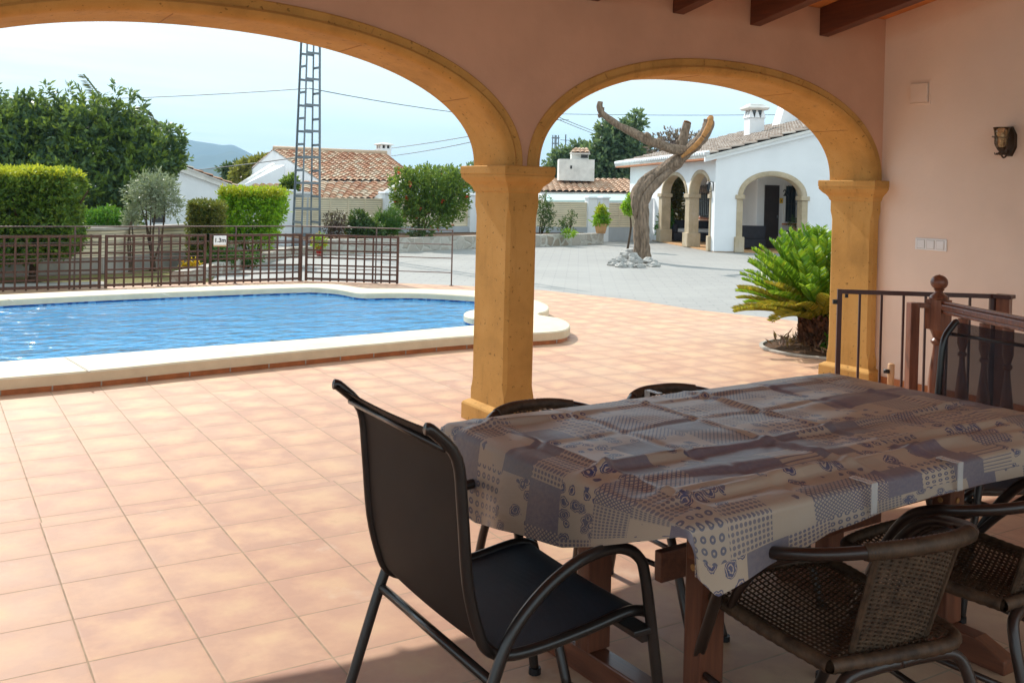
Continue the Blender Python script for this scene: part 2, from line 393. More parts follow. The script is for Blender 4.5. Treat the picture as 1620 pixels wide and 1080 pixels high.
# ---------------------------------------------------------------- mesh helpers
class MB:
    def __init__(s): s.v = []; s.f = []; s.uv = None; s.mi = []
    def add(s, verts, faces, mi=0):
        o = len(s.v); s.v += [tuple(map(float, p)) for p in verts]; s.f += [tuple(i+o for i in f) for f in faces]; s.mi += [mi]*len(faces); return s
    def box(s, lo, hi, M=None, mi=0):
        x0, y0, z0 = lo; x1, y1, z1 = hi
        vs = [(x, y, z) for z in (z0, z1) for y in (y0, y1) for x in (x0, x1)]
        if M is not None: vs = [M @ Vector(v) for v in vs]
        return s.add(vs, [(0, 2, 3, 1), (4, 5, 7, 6), (0, 1, 5, 4), (2, 6, 7, 3), (0, 4, 6, 2), (1, 3, 7, 5)], mi)
    def bar(s, a, b, w, h, up=(0, 0, 1)):     # rectangular bar from a to b
        a, b = Vector(a), Vector(b); d = (b-a).normalized(); u = Vector(up)
        if abs(d.dot(u)) > .98: u = Vector((1, 0, 0))
        r = d.cross(u).normalized(); u = r.cross(d).normalized()
        vs = [p+r*sx*w/2+u*sy*h/2 for p in (a, b) for sx, sy in ((-1, -1), (1, -1), (1, 1), (-1, 1))]
        return s.add(vs, [(0, 1, 2, 3), (7, 6, 5, 4), (0, 4, 5, 1), (1, 5, 6, 2), (2, 6, 7, 3), (3, 7, 4, 0)])
    def tube(s, pts, rad, n=10, cap=True, smooth=0, rough=0., seed=0, flat=1.):
        pts = [Vector(p) for p in pts]
        rads = list(rad) if hasattr(rad, '__len__') else [rad]*len(pts)
        if smooth:
            P, Q = [], []
            N = len(pts)
            for i in range(N-1):
                p0, p1, p2, p3 = pts[max(i-1, 0)], pts[i], pts[i+1], pts[min(i+2, N-1)]
                for k in range(smooth):
                    t = k/smooth
                    P.append(.5*((2*p1)+(-p0+p2)*t+(2*p0-5*p1+4*p2-p3)*t*t+(-p0+3*p1-3*p2+p3)*t**3)); Q.append(rads[i]*(1-t)+rads[i+1]*t)
            P.append(pts[-1]); Q.append(rads[-1]); pts, rads = P, Q
        T = [(pts[min(i+1, len(pts)-1)]-pts[max(i-1, 0)]).normalized() for i in range(len(pts))]
        u = Vector((0, 0, 1)) if abs(T[0].z) < .9 else Vector((1, 0, 0))
        vs = []; u = (u-T[0]*u.dot(T[0])).normalized()
        for i, p in enumerate(pts):
            u = (u-T[i]*u.dot(T[i])).normalized(); w = T[i].cross(u)
            for k in range(n):
                a = 2*PI*k/n; r = rads[i]
                if rough: r *= 1+rough*mnoise.noise(Vector((p.x*3+math.cos(a)*1.3+seed, p.y*3+math.sin(a)*1.3, p.z*1.6)))+rough*.5*mnoise.noise(Vector((math.cos(a)*4+seed, math.sin(a)*4, i*.35)))+rough*.35*mnoise.noise(Vector((math.cos(a)*10+seed, math.sin(a)*10, i*.12)))
                vs.append(p+u*math.cos(a)*r*flat+w*math.sin(a)*r)
        fs = [(i*n+k, i*n+(k+1) % n, (i+1)*n+(k+1) % n, (i+1)*n+k) for i in range(len(pts)-1) for k in range(n)]
        if cap: fs += [tuple(range(n))[::-1], tuple((len(pts)-1)*n+k for k in range(n))]
        return s.add(vs, fs)
    def lathe(s, prof, n=16, c=(0, 0, 0), sq=False):
        vs = []; m = len(prof)
        for r, z in prof:
            for k in range(n):
                a = 2*PI*k/n; vs.append((c[0]+r*math.cos(a), c[1]+r*math.sin(a), c[2]+z))
        fs = [(i*n+k, i*n+(k+1) % n, (i+1)*n+(k+1) % n, (i+1)*n+k) for i in range(m-1) for k in range(n)]
        fs += [tuple(range(n))[::-1], tuple((m-1)*n+k for k in range(n))]
        return s.add(vs, fs)
    def rectprof(s, x0, x1, y0, y1, prof):    # rectangle swept up a profile of (outset, z)
        vs = []
        for o, z in prof: vs += [(x0-o, y0-o, z), (x1+o, y0-o, z), (x1+o, y1+o, z), (x0-o, y1+o, z)]
        m = len(prof)
        fs = [(i*4+k, i*4+(k+1) % 4, i*4+4+(k+1) % 4, i*4+4+k) for i in range(m-1) for k in range(4)]
        fs += [(3, 2, 1, 0), tuple((m-1)*4+k for k in range(4))]
        return s.add(vs, fs)
    def build(s, name, mat, parent=None, smooth=False, bevel=0, loc=None):
        me = bpy.data.meshes.new(name); me.from_pydata(s.v, [], s.f); me.update()
        for mm in (mat if isinstance(mat, (list, tuple)) else [mat]): me.materials.append(MATS[mm])
        if any(s.mi): me.polygons.foreach_set('material_index', s.mi)
        if smooth: me.polygons.foreach_set('use_smooth', [True]*len(me.polygons))
        o = bpy.data.objects.new(name, me); COL.objects.link(o)
        if bevel:
            b = o.modifiers.new('bevel', 'BEVEL'); b.width = bevel; b.segments = 2; b.limit_method = 'ANGLE'; b.harden_normals = False
        if smooth == 'auto' or smooth is True and False: pass
        if loc is not None: o.location = loc
        if parent is not None: o.parent = parent
        return o
def autosmooth(o, ang=40):
    me = o.data; me.polygons.foreach_set('use_smooth', [True]*len(me.polygons)); me.set_sharp_from_angle(angle=math.radians(ang)); return o
def tag(o, label=None, cat=None, group=None, kind=None):
    if label: o['label'] = label
    if cat: o['category'] = cat
    if group: o['group'] = group
    if kind: o['kind'] = kind
    return o
def thing(name, label, cat, loc=(0, 0, 0), rz=0, group=None):
    o = bpy.data.objects.new(name, None); COL.objects.link(o); o.empty_display_size = .1
    o.location = tuple(float(c) for c in loc); o.rotation_euler = (0, 0, rz); return tag(o, label, cat, group)
def struct(o, label, cat): return tag(o, label, cat, None, 'structure')
def dup(root, loc, rz, label, first=None):
    r = root.copy(); COL.objects.link(r); r.location = tuple(float(c) for c in loc); r.rotation_euler = (0, 0, rz); r['label'] = label
    for ch in list(root.children):
        c = ch.copy(); COL.objects.link(c); c.parent = r
        for g in list(ch.children):
            d = g.copy(); COL.objects.link(d); d.parent = c
    return r
def npmesh(name, V, nper, mat, parent=None, smooth=False):
    # V: (N*nper,3) separate polygons of nper corners
    n = len(V)//nper; me = bpy.data.meshes.new(name)
    me.vertices.add(len(V)); me.vertices.foreach_set('co', np.ascontiguousarray(V, dtype=np.float32).ravel())
    me.loops.add(len(V)); me.loops.foreach_set('vertex_index', np.arange(len(V), dtype=np.int32))
    me.polygons.add(n); me.polygons.foreach_set('loop_start', np.arange(0, len(V), nper, dtype=np.int32)); me.polygons.foreach_set('loop_total', np.full(n, nper, dtype=np.int32))
    me.materials.append(MATS[mat]); me.update(calc_edges=True); me.validate()
    o = bpy.data.objects.new(name, me); COL.objects.link(o)
    if parent is not None: o.parent = parent
    return o
def leaf_quads(C, Dr, L, W):
    """rhombic leaves: base C, direction Dr, length L, width W"""
    N = len(C); r = RNG.normal(size=(N, 3)); S = np.cross(Dr, r); S /= np.linalg.norm(S, axis=1)[:, None]+1e-9
    L = np.asarray(L).reshape(-1, 1)*np.ones((N, 1)); W = np.asarray(W).reshape(-1, 1)*np.ones((N, 1))
    mid = C+Dr*L*.45
    V = np.stack([C, mid+S*W/2, C+Dr*L, mid-S*W/2], 1); return V.reshape(-1, 3)
def unit(a): return a/(np.linalg.norm(a, axis=1)[:, None]+1e-9)
def crown_pts(lobes, N, shell=.35):
    """points and outward directions in a union of ellipsoid lobes (cx,cy,cz,rx,ry,rz), denser near the surface"""
    vol = np.array([l[3]*l[4]*l[5] for l in lobes])**.67; pick = RNG.choice(len(lobes), N, p=vol/vol.sum())
    L = np.array(lobes)[pick]; d = unit(RNG.normal(size=(N, 3)))
    rad = (1-shell*RNG.random(N)**1.6)[:, None]
    bumpy = 1+.16*np.sin(d[:, 0]*7+pick*1.7)*np.sin(d[:, 1]*6+pick)*np.cos(d[:, 2]*5.)
    return L[:, :3]+d*L[:, 3:]*rad*bumpy[:, None], d
def sprigs(C, Dr, per, L, W, spread=.7, along=.12):
    """leaf clusters: per leaves fanned along a short twig from each point"""
    N = len(C); C2 = np.repeat(C, per, 0); D2 = np.repeat(Dr, per, 0)
    t = np.tile(np.linspace(0, 1, per), N)[:, None]
    P = C2+D2*along*t+RNG.normal(size=C2.shape)*L*.12
    d = unit(D2+RNG.normal(size=C2.shape)*spread)
    return leaf_quads(P, d, L*(.7+.6*RNG.random(len(P))), W)
def blob(N, lobes, name, mat, parent, L=.08, W=.035, per=5, spread=.8, up=.25, along=.1, shell=.35, cut=None):
    P, d = crown_pts(lobes, N, shell)
    if cut: k = cut(P); P, d = P[k], d[k]
    d = unit(d+RNG.normal(size=d.shape)*.35+np.array([0, 0, up]))
    return npmesh(name, sprigs(P, d, per, L, W, spread, along), 4, mat, parent)
def boxcloud(lo, hi, N, jit=.05, rnd=.25):
    """points on the surface skin of a rounded box"""
    lo, hi = np.array(lo), np.array(hi); c = (lo+hi)/2; h = (hi-lo)/2
    p = RNG.uniform(-1, 1, size=(N, 3)); a = np.array([h[1]*h[2], h[0]*h[2], h[0]*h[1]]); ax = RNG.choice(3, N, p=a/a.sum())
    sg = np.where(RNG.random(N) < .5, -1., 1.); p[np.arange(N), ax] = sg
    nrm = np.zeros((N, 3)); nrm[np.arange(N), ax] = sg
    q = np.clip(p, -1, 1)*h; inner = np.clip(q, -(h-rnd), h-rnd); off = q-inner
    ln = np.linalg.norm(off, axis=1)[:, None]; q = inner+off/np.maximum(ln, 1e-6)*np.minimum(ln, rnd)
    n2 = unit(off+1e-6*nrm); 
    q = q-n2*np.abs(RNG.normal(size=(N, 1)))*jit*2+n2*jit*.6*np.sin(q[:, :1]*9+q[:, 1:2]*7)*np.cos(q[:, 2:3]*8)
    return c+q, n2
def grid_mesh(name, P, mat, parent=None, uv=None, smooth=True):
    """P: (ny,nx,3)"""
    ny, nx = P.shape[:2]; me = bpy.data.meshes.new(name)
    idx = np.arange(ny*nx).reshape(ny, nx)
    q = np.stack([idx[:-1, :-1], idx[:-1, 1:], idx[1:, 1:], idx[1:, :-1]], -1).reshape(-1, 4)
    me.vertices.add(ny*nx); me.vertices.foreach_set('co', P.reshape(-1, 3).astype(np.float32).ravel())
    me.loops.add(len(q)*4); me.loops.foreach_set('vertex_index', q.ravel().astype(np.int32))
    me.polygons.add(len(q)); me.polygons.foreach_set('loop_start', np.arange(0, len(q)*4, 4, dtype=np.int32)); me.polygons.foreach_set('loop_total', np.full(len(q), 4, dtype=np.int32))
    if uv is not None:
        l = me.uv_layers.new(name='UVMap'); l.data.foreach_set('uv', uv.reshape(-1, 2)[q.ravel()].astype(np.float32).ravel())
    me.materials.append(MATS[mat]); me.update(calc_edges=True)
    if smooth: me.polygons.foreach_set('use_smooth', [True]*len(me.polygons))
    o = bpy.data.objects.new(name, me); COL.objects.link(o)
    if parent is not None: o.parent = parent
    return o
def tile_roof(name, A, B, Cc, Dd, mat, parent, tw=.22, th=.36, amp=.05, under=.05, inset=0.):
    """barrel tiles on the quad A,B (eave) .. Dd,Cc (top): A-B along the eave, A-Dd up the slope"""
    A, B, Cc, Dd = [np.array(p, float) for p in (A, B, Cc, Dd)]
    W = np.linalg.norm(B-A); S = np.linalg.norm(Dd-A); nx = max(2, int(round(W/tw))); ny = max(1, int(round(S/th)))
    nrm = np.cross(B-A, Dd-A); nrm /= np.linalg.norm(nrm); nrm = nrm if nrm[2] > 0 else -nrm
    K = 8; U = np.linspace(0, nx, nx*K+1); Vv = []
    for j in range(ny): Vv += [j+1e-4, j+.999]
    Vv = np.array(Vv); u, v = np.meshgrid(U/nx, Vv/ny)
    P = (A*(1-v)[..., None]+Dd*v[..., None])*(1-u)[..., None]+(B*(1-v)[..., None]+Cc*v[..., None])*u[..., None]
    uu, vv = np.meshgrid(U, Vv)
    jit = np.sin(np.floor(uu)*12.9+np.floor(vv)*78.2)*.5
    h = amp*np.abs(np.sin(PI*uu))**.7+.045*(1-(vv-np.floor(vv)))+.012*jit
    P = P+nrm*h[..., None]
    o = grid_mesh(name, P, mat, parent, np.stack([uu*.9999, vv], -1), True)
    o.data.set_sharp_from_angle(angle=math.radians(50))
    mb = MB(); e = nrm*under
    A2 = A+(Dd-A)*inset/S; B2 = B+(Cc-B)*inset/S; q = [A2, B2, Cc, Dd]; mb.add([tuple(p-e*.2) for p in q]+[tuple(p-e) for p in q], [(0, 3, 2, 1), (4, 5, 6, 7), (0, 1, 5, 4), (1, 2, 6, 5), (2, 3, 7, 6), (3, 0, 4, 7)])
    mb.build('roof_deck', 'weathered_white', o)
    return o
def cut_polygon(name, outer, holes, z, mat, thick=0):
    """flat sheet with holes"""
    bm = bmesh.new()
    def loop(pts):
        vs = [bm.verts.new((p[0], p[1], z)) for p in pts]
        for i in range(len(vs)): bm.edges.new((vs[i], vs[(i+1) % len(vs)]))
    loop(outer)
    for h in holes: loop(h)
    bmesh.ops.triangle_fill(bm, edges=bm.edges[:], use_beauty=True)
    for f in bm.faces:
        if f.normal.z < 0: f.normal_flip()
    me = bpy.data.meshes.new(name); bm.to_mesh(me); bm.free(); me.materials.append(MATS[mat])
    o = bpy.data.objects.new(name, me); COL.objects.link(o); return o

# ================================================================ light and sky
SUN_EL, SUN_AZ = math.radians(41), math.radians(-4)
world = bpy.data.worlds.new('World'); scene.world = world; world.use_nodes = True
wt = world.node_tree; wt.nodes.clear()
class WNT(NT):
    def __init__(s, t): s.t = t
w = WNT(wt)
sky = wt.nodes.new('ShaderNodeTexSky'); sky.sky_type = 'NISHITA'; sky.sun_disc = False
sky.sun_elevation = SUN_EL; sky.sun_rotation = SUN_AZ; sky.altitude = 50; sky.air_density = 1.0; sky.dust_density = 1.2; sky.ozone_density = 1.5
d = w.coord('Generated'); dx, dy, dz = w.sep(d)
den = w.math('MAXIMUM', w.math('ADD', dz, .12), .05)
cp = w.comb(w.math('DIVIDE', dx, den), w.math('DIVIDE', dy, den), 0.)
cp = w.vmath('MULTIPLY', cp, (.55, 1.3, 1.))
cl = w.math('ADD', w.math('MULTIPLY', w.noise(cp, 1.1, 6, .62), .75), w.math('MULTIPLY', w.noise(cp, .35, 3, .5), .25))
cf = w.math('ADD', .50, w.math('MULTIPLY', w.sstep(cl, .36, .64), .47))
skc = w.mix(cf, sky.outputs[0], (6.6, 7.8, 8.1))
bg = wt.nodes.new('ShaderNodeBackground'); bg.inputs[1].default_value = .12; wt.links.new(skc, bg.inputs[0])
wo = wt.nodes.new('ShaderNodeOutputWorld'); wt.links.new(bg.outputs[0], wo.inputs[0])
sl = bpy.data.lights.new('sun', 'SUN'); sl.energy = 3.4; sl.angle = math.radians(.5); sl.color = (1, .955, .88)
so = bpy.data.objects.new('sun', sl); COL.objects.link(so)
sv = Vector((math.sin(SUN_AZ)*math.cos(SUN_EL), math.cos(SUN_AZ)*math.cos(SUN_EL), math.sin(SUN_EL)))
so.rotation_euler = (-sv).to_track_quat('-Z', 'Y').to_euler(); so.location = (0, 30, 40)
scene.view_settings.view_transform = 'Standard'; scene.view_settings.look = 'None'; scene.view_settings.gamma = 1
scene.view_settings.exposure = .78
scene.cycles.use_denoising = True
scene.cycles.max_bounces = 10; scene.cycles.diffuse_bounces = 5; scene.cycles.transparent_max_bounces = 24; scene.cycles.sample_clamp_indirect = 6

# ================================================================ ground, terrace, pool
ZC = .125                                     # top of the coping
def px(pts, z): return [tuple(G(x, y, z)[:2]) for x, y in pts]
outer = [(-3.2, 7.15)]+px([(0, 598), (140, 587), (300, 571), (450, 557), (600, 543), (752, 530), (856, 526), (884, 524), (897, 521), (904, 515), (898, 508), (884, 502.5), (862, 499.5), (851, 497.5), (853, 494.5), (864, 492.5), (869.5, 487), (868, 483), (856, 477), (830, 470), (790, 463), (752, 459), (700, 457.5), (643, 456), (600, 456.5), (572, 455.5), (553, 452), (529, 449), (500, 448.5), (440, 449.5), (300, 454), (120, 460.5), (0, 466)], ZC)+[(-3.2, 12.15)]
inner = [(-2.85, 7.62)]+px([(0, 571), (110, 564), (300, 549), (500, 535), (700, 518.5), (752, 514), (800, 510), (828, 507), (834, 505), (826, 504), (800, 504), (752, 504), (738, 500.5), (733, 497), (735, 493), (752, 489), (790, 487.5), (822, 485), (830, 481), (818, 476), (790, 472), (752, 468.5), (724, 466.6), (670, 463.6), (616, 463), (578, 464), (562, 462.5), (545, 459), (534, 457), (500, 454.5), (480, 454.6), (400, 457), (200, 464.5), (0, 474.5)], ZC)+[(-2.85, 11.75)]
def offs(poly, k):
    P = np.array(poly); n = len(P); out = []
    for i in range(n):
        a, b = P[i]-P[i-1], P[(i+1) % n]-P[i]
        t = a/np.linalg.norm(a)+b/np.linalg.norm(b); t /= np.linalg.norm(t); out.append(tuple(P[i]+np.array([t[1], -t[0]])*k))
    return out
def smoothloop(poly, it=2):
    P = [np.array(p) for p in poly]
    for _ in range(it):
        Q = []
        for i in range(len(P)):
            a, b = P[i], P[(i+1) % len(P)]; Q += [a*.75+b*.25, a*.25+b*.75]
        P = Q
    return [tuple(p) for p in P]
basin = offs(smoothloop(inner), .03)
terr = [(-14, 4.628), (9.6, 4.628), (9.45, 6.0), (9.25, 7.5), (9.12, 8.4), (8.74, 9.54), (8.66, 10.8), (8.14, 12.33), (7.3, 13.3), (6.55, 13.95), (5.3, 14.75), (4.1, 14.98), (1, 14.75), (-14, 14.2)]
struct(cut_polygon('terrace', terr, [basin], 0, 'terracotta_outer'), 'sunlit terracotta tiled terrace around the pool', 'terrace')
struct(cut_polygon('porch_floor', [(-14, -6), (9.6, -6), (9.6, 4.628), (-14, 4.628)], [], 0, 'terracotta_inner'), 'terracotta tiled floor under the porch', 'floor')
drive = [(9.6, -6), (60, -6), (70, 60), (-6, 60), (-6, 27), (8.3, 26), (6.2, 20.6), (5.0, 18.0), (4.15, 16.1), (3.75, 14.8), (4.1, 14.98), (5.3, 14.75), (6.55, 13.95), (7.3, 13.3), (8.14, 12.33), (8.66, 10.8), (8.74, 9.54), (9.12, 8.4), (9.25, 7.5), (9.45, 6.0), (9.6, 4.628)]
struct(cut_polygon('driveway', drive, [], -.012, 'grey_pavers'), 'pale grey paved driveway sweeping past the stump', 'driveway')
struct(cut_polygon('lawn', [(-14, 14.2), (1, 14.75), (3.75, 14.8), (4.15, 16.1), (5.0, 18.0), (6.2, 20.6), (8.3, 26), (-14, 26)], [], -.012, 'dry_lawn'), 'patchy dry yellow lawn behind the trellis', 'lawn')
R_ = 6000
struct(cut_polygon('ground', [(-R_, -R_), (R_, -R_), (R_, R_), (-R_, R_)], [[(-13, -5), (9, -5), (60, 58), (-5, 58), (-13, 25)]], -.05, 'dry_ground'), 'open dry ground around the villa', 'ground')
# edging slab between terrace and lawn
MB().box((-6, 14.80, -.02), (2.3, 15.25, .03)).build('path', 'dado_grey'); struct(bpy.data.objects['path'], 'narrow grey concrete path behind the trellis', 'path')

pool = thing('swimming_pool', 'long blue swimming pool with curved cream stone coping', 'pool', (3, 9.5, 0))
def at_pool(o): o.parent = pool; o.location = (-3, -9.5, 0); return o
so_, si_ = smoothloop(outer), smoothloop(inner)
# coping slab: sheet top with hole, plus outer and inner skirts
bm = bmesh.new()
def lp(pts, z): return [bm.verts.new((p[0], p[1], z)) for p in pts]
o_top = lp(offs(so_, -.012), ZC); i_top = lp(offs(si_, .012), ZC)
for L_ in (o_top, i_top):
    for i in range(len(L_)): bm.edges.new((L_[i], L_[(i+1) % len(L_)]))
bmesh.ops.triangle_fill(bm, edges=bm.edges[:], use_beauty=True)
def skirt(top, pts, zs):
    prev = top
    for q, z in zs:
        cur = lp(q, z)
        for i in range(len(cur)):
            j = (i+1) % len(cur); bm.faces.new((prev[i], prev[j], cur[j], cur[i]))
        prev = cur
skirt(o_top, so_, [(so_, ZC-.012), (so_, .042), (offs(so_, -.03), .042)])
skirt(i_top, si_, [(si_, ZC-.012), (si_, .055), (offs(si_, .03), .055)])
bmesh.ops.recalc_face_normals(bm, faces=bm.faces[:])
me = bpy.data.meshes.new('coping'); bm.to_mesh(me); bm.free(); me.materials.append(MATS['coping_stone'])
co_ = bpy.data.objects.new('coping', me); COL.objects.link(co_); at_pool(co_)
# mortar joints in the coping, low strips of darker stone set 3 mm proud
jm = MB()
for (a, b) in (((103, 565), (142, 588)),):
    p, q = G(*a, ZC), G(*b, ZC); jm.bar((p[0], p[1], ZC+.001), (q[0], q[1], ZC+.001), .014, .004)
jm.build('coping_joint', 'concrete_cap', co_)
for t_ in (.9, 2.6, 4.4): MB().bar((t_, 12.16, ZC+.001), (t_-.04, 12.50, ZC+.001), .01, .003).build('coping_joint', 'concrete_cap', co_)
# brick course under the coping
sb = offs(so_, -.022); mb = MB(); n = len(sb)
mb.add([(p[0], p[1], z) for z in (0, .043) for p in sb], [(i, (i+1) % n, n+(i+1) % n, n+i) for i in range(n)])
at_pool(mb.build('brick_course', 'terracotta_edge'))
jm = MB(); acc = 0
for i in range(n):
    a, b = np.array(sb[i]), np.array(sb[(i+1) % n]); L_ = np.linalg.norm(b-a); s_ = (-acc) % .33
    while s_ < L_:
        p = a+(b-a)*s_/L_; t = (b-a)/L_; nn = np.array([t[1], -t[0]]); jm.bar((*(p+nn*.001), .004), (*(p+nn*.001), .040), .008, .01); s_ += .33
    acc += L_
at_pool(jm.build('mortar_joint', 'concrete_cap'))
# basin walls and floor
bs = offs(si_, .015); nb_ = len(bs); mb = MB()
mb.add([(p[0], p[1], z) for z in (-1.15, .0) for p in bs], [(i, (i+1) % nb_, nb_+(i+1) % nb_, nb_+i) for i in range(nb_)])
at_pool(mb.build('pool_wall', 'pool_mosaic'))
mb = MB(); mb.add([(p[0], p[1], z) for z in (.0, .056) for p in bs], [(i, (i+1) % nb_, nb_+(i+1) % nb_, nb_+i) for i in range(nb_)])
at_pool(mb.build('waterline_band', 'waterline_mosaic'))
fl = cut_polygon('pool_bottom', offs(bs, .02), [], -1.15, 'pool_mosaic'); at_pool(fl)
# round entry steps at the far end, under water
mb = MB()
for r, z in ((1.15, -.85), (.85, -.55), (.55, -.25)):
    mb.lathe([(r, -1.14), (r, z-.02), (r-.02, z)], 40, (6.25, 10.2, 0))
at_pool(mb.build('pool_steps', 'pool_mosaic'))
wm = cut_polygon('water', offs(si_, .010), [], .038, 'pool_water'); struct(wm, 'rippled clear blue pool water', 'water')

# ================================================================ porch: arcade wall, house wall, roof
YN, YF, XW, ZTOP = 5.10, 5.52, 6.63, 2.955
SPR = 1.655
ARCH = [(1.35, 1.75, .73), (4.925, 1.605, .715)]
porch = thing('porch_wall', 'salmon plastered porch wall with two wide stone arches', 'wall', (3.2, 5.3, 0))
def at_porch(o): o.parent = porch; o.location = (-3.2, -5.3, 0); return o
def ell(c, a, b, n=48, ex=2.15):
    out = []
    for i in range(n+1):
        t = PI*(1-i/n); ct, st = math.cos(t), math.sin(t)
        out.append((c+a*math.copysign(abs(ct)**(2/ex), ct), SPR+b*abs(st)**(2/ex)))
    return out
prof = [(-4, 0)]
w_out = [(-4.0, 0.), (ARCH[0][0]-ARCH[0][1], 0.)]
w_out += ell(*ARCH[0])+[(ARCH[0][0]+ARCH[0][1], 0.), (ARCH[1][0]-ARCH[1][1], 0.)]+ell(*ARCH[1])+[(ARCH[1][0]+ARCH[1][1], 0.), (XW, 0.), (XW, ZTOP), (-4., ZTOP)]
def prism_xz(poly, y0, y1, name, mat, parent=None):
    bm = bmesh.new(); a = [bm.verts.new((x, y0, z)) for x, z in poly]; b = [bm.verts.new((x, y1, z)) for x, z in poly]
    n = len(poly); f0 = bm.faces.new(a); f1 = bm.faces.new(b[::-1])
    for i in range(n): bm.faces.new((a[i], b[i], b[(i+1) % n], a[(i+1) % n]))
    bm.normal_update(); bmesh.ops.triangulate(bm, faces=[f0, f1], ngon_method='EAR_CLIP'); bmesh.ops.recalc_face_normals(bm, faces=bm.faces[:])
    me = bpy.data.meshes.new(name); bm.to_mesh(me); bm.free(); me.materials.append(MATS[mat])
    o = bpy.data.objects.new(name, me); COL.objects.link(o)
    if parent: o.parent = parent
    return o
# the wall carries the arches on their springing line only; pillars below are separate stone parts
wp = [(-4., SPR)]+ell(*ARCH[0])+ell(*ARCH[1])+[(XW, SPR), (XW, ZTOP), (-4., ZTOP)]
at_porch(prism_xz(wp, YN, YF, 'wall', 'salmon_plaster'))
# arch mouldings: profile swept along the ellipse. (radial offset inwards negative, y)
RP = [(.000, YF+.012), (-.014, YF+.006), (-.014, YN+.055), (-.012, YN+.018), (.000, YN-.004), (.016, YN-.016), (.030, YN-.022), (.040, YN-.016), (.045, YN-.010), (.085, YN-.014), (.092, YN-.008), (.092, YN+.01)]
for k, (c, a, b) in enumerate(ARCH):
    n = 72; rows = []
    for ro, y in RP: rows.append([(x, y, z) for x, z in ell(c, a+ro, b+ro*1.05, n)])
    P = np.array(rows); o = grid_mesh('arch_moulding', P, 'ochre_sandstone'); o.data.set_sharp_from_angle(angle=math.radians(28)); at_porch(o)
    # voussoir joints: hairline grooves filled with darker mortar
    jm = MB()
    for i in range(7, n-4, 13):
        for ro0, y0, ro1, y1 in ((-.0148, YN+.06, -.0148, YF), (.046, YN-.0115, .084, YN-.0148)):
            p = ell(c, a+ro0, b+ro0*1.05, n)[i]; q = ell(c, a+ro1, b+ro1*1.05, n)[i]
            jm.bar((p[0], y0, p[1]), (q[0], y1, q[1]), .005, .003)
    j = jm.build('joint', 'ochre_mortar'); j.parent = o
CAPP = [(0, 1.485), (.006, 1.49), (.012, 1.50), (.016, 1.515), (.030, 1.535), (.052, 1.555), (.070, 1.580), (.074, 1.592), (.070, 1.600), (.076, 1.604), (.076, SPR-.006), (.071, SPR-.001)]
def pillar(x0, x1, y0, y1, tx0=True, tx1=True):
    mb = MB(); c = .022
    # shaft with stopped chamfers: plain at foot and head, chamfered between
    def ringpts(ch, z): return [(x0+ch, y0, z), (x1-ch, y0, z), (x1, y0+ch, z), (x1, y1-ch, z), (x1-ch, y1, z), (x0+ch, y1, z), (x0, y1-ch, z), (x0, y0+ch, z)]
    zs = [(.0005, .13), (.0005, .20), (c*.6, .235), (c, .27), (c, 1.33), (c*.6, 1.365), (.0005, 1.40), (.0005, 1.486)]
    vs = []
    for ch, z in zs: vs += ringpts(ch, z)
    m = len(zs); mb.add(vs, [(i*8+k, i*8+(k+1) % 8, i*8+8+(k+1) % 8, i*8+8+k) for i in range(m-1) for k in range(8)])
    p = mb.build('pillar', 'ochre_sandstone', None, False, .004); at_porch(p)
    MB().rectprof(x0, x1, y0, y1, CAPP).build('capital', 'ochre_sandstone', p, False, .003)
    MB().rectprof(x0, x1, y0, y1, [(.045, 0), (.045, .10), (.038, .112), (.012, .128), (.0, .132)]).build('plinth', 'ochre_sandstone', p, False, .004)
pillar(3.10, 3.32, YN, YF)
pillar(6.53, XW-.001, YN, YF)
pillar(-.62, -.40, YN, YF)
# house wall on the right
hw = thing('house_wall', 'pink blushed plaster side wall of the porch', 'wall', (6.8, 2, 0))
MB().box((XW, -3, 0), (6.95, YF, 5.2)).build('wall', 'blush_plaster', hw, loc=(-6.8, -2, 0))
mb = MB(); mb.box((XW-.012, -3, 0), (XW, YN-.02, .08)); mb.build('skirting', 'terracotta_edge', hw, loc=(-6.8, -2, 0))
# roof: sloping boards on dark beams
SL = .18
roof = thing('porch_roof', 'sloping porch roof of orange boards on dark timber beams', 'roof', (3, 3, 2.9))
def at_roof(o): o.parent = roof; o.location = (-3, -3, -2.9); return o
def zc(y): return ZTOP+.004+(YN-y)*SL       # ceiling underside
EAVE, BACK = 5.96, -2.6
mb = MB(); mb.add([(-4.4, EAVE, zc(EAVE)), (XW-.004, EAVE, zc(EAVE)), (XW-.004, BACK, zc(BACK)), (-4.4, BACK, zc(BACK)), (-4.4, EAVE, zc(EAVE)+.05), (XW-.004, EAVE, zc(EAVE)+.05), (XW-.004, BACK, zc(BACK)+.05), (-4.4, BACK, zc(BACK)+.05)], [(0, 1, 2, 3), (7, 6, 5, 4), (0, 4, 5, 1), (1, 5, 6, 2), (2, 6, 7, 3), (3, 7, 4, 0)])
at_roof(mb.build('ceiling', 'ceiling_boards'))
for k in range(14):
    x = 5.855+.045-.735*k
    mb = MB(); h = .215
    y0, y1 = YN-.002, BACK+.05
    mb.add([(x+sx*.05, y, z) for y in (y0, y1) for sx, z in ((-1, zc(y)-h), (1, zc(y)-h), (1, zc(y)-.002), (-1, zc(y)-.002))], [(0, 1, 2, 3), (7, 6, 5, 4), (0, 4, 5, 1), (1, 5, 6, 2), (2, 6, 7, 3), (3, 7, 4, 0)])
    at_roof(mb.build('beam', 'dark_beam', bevel=.004))
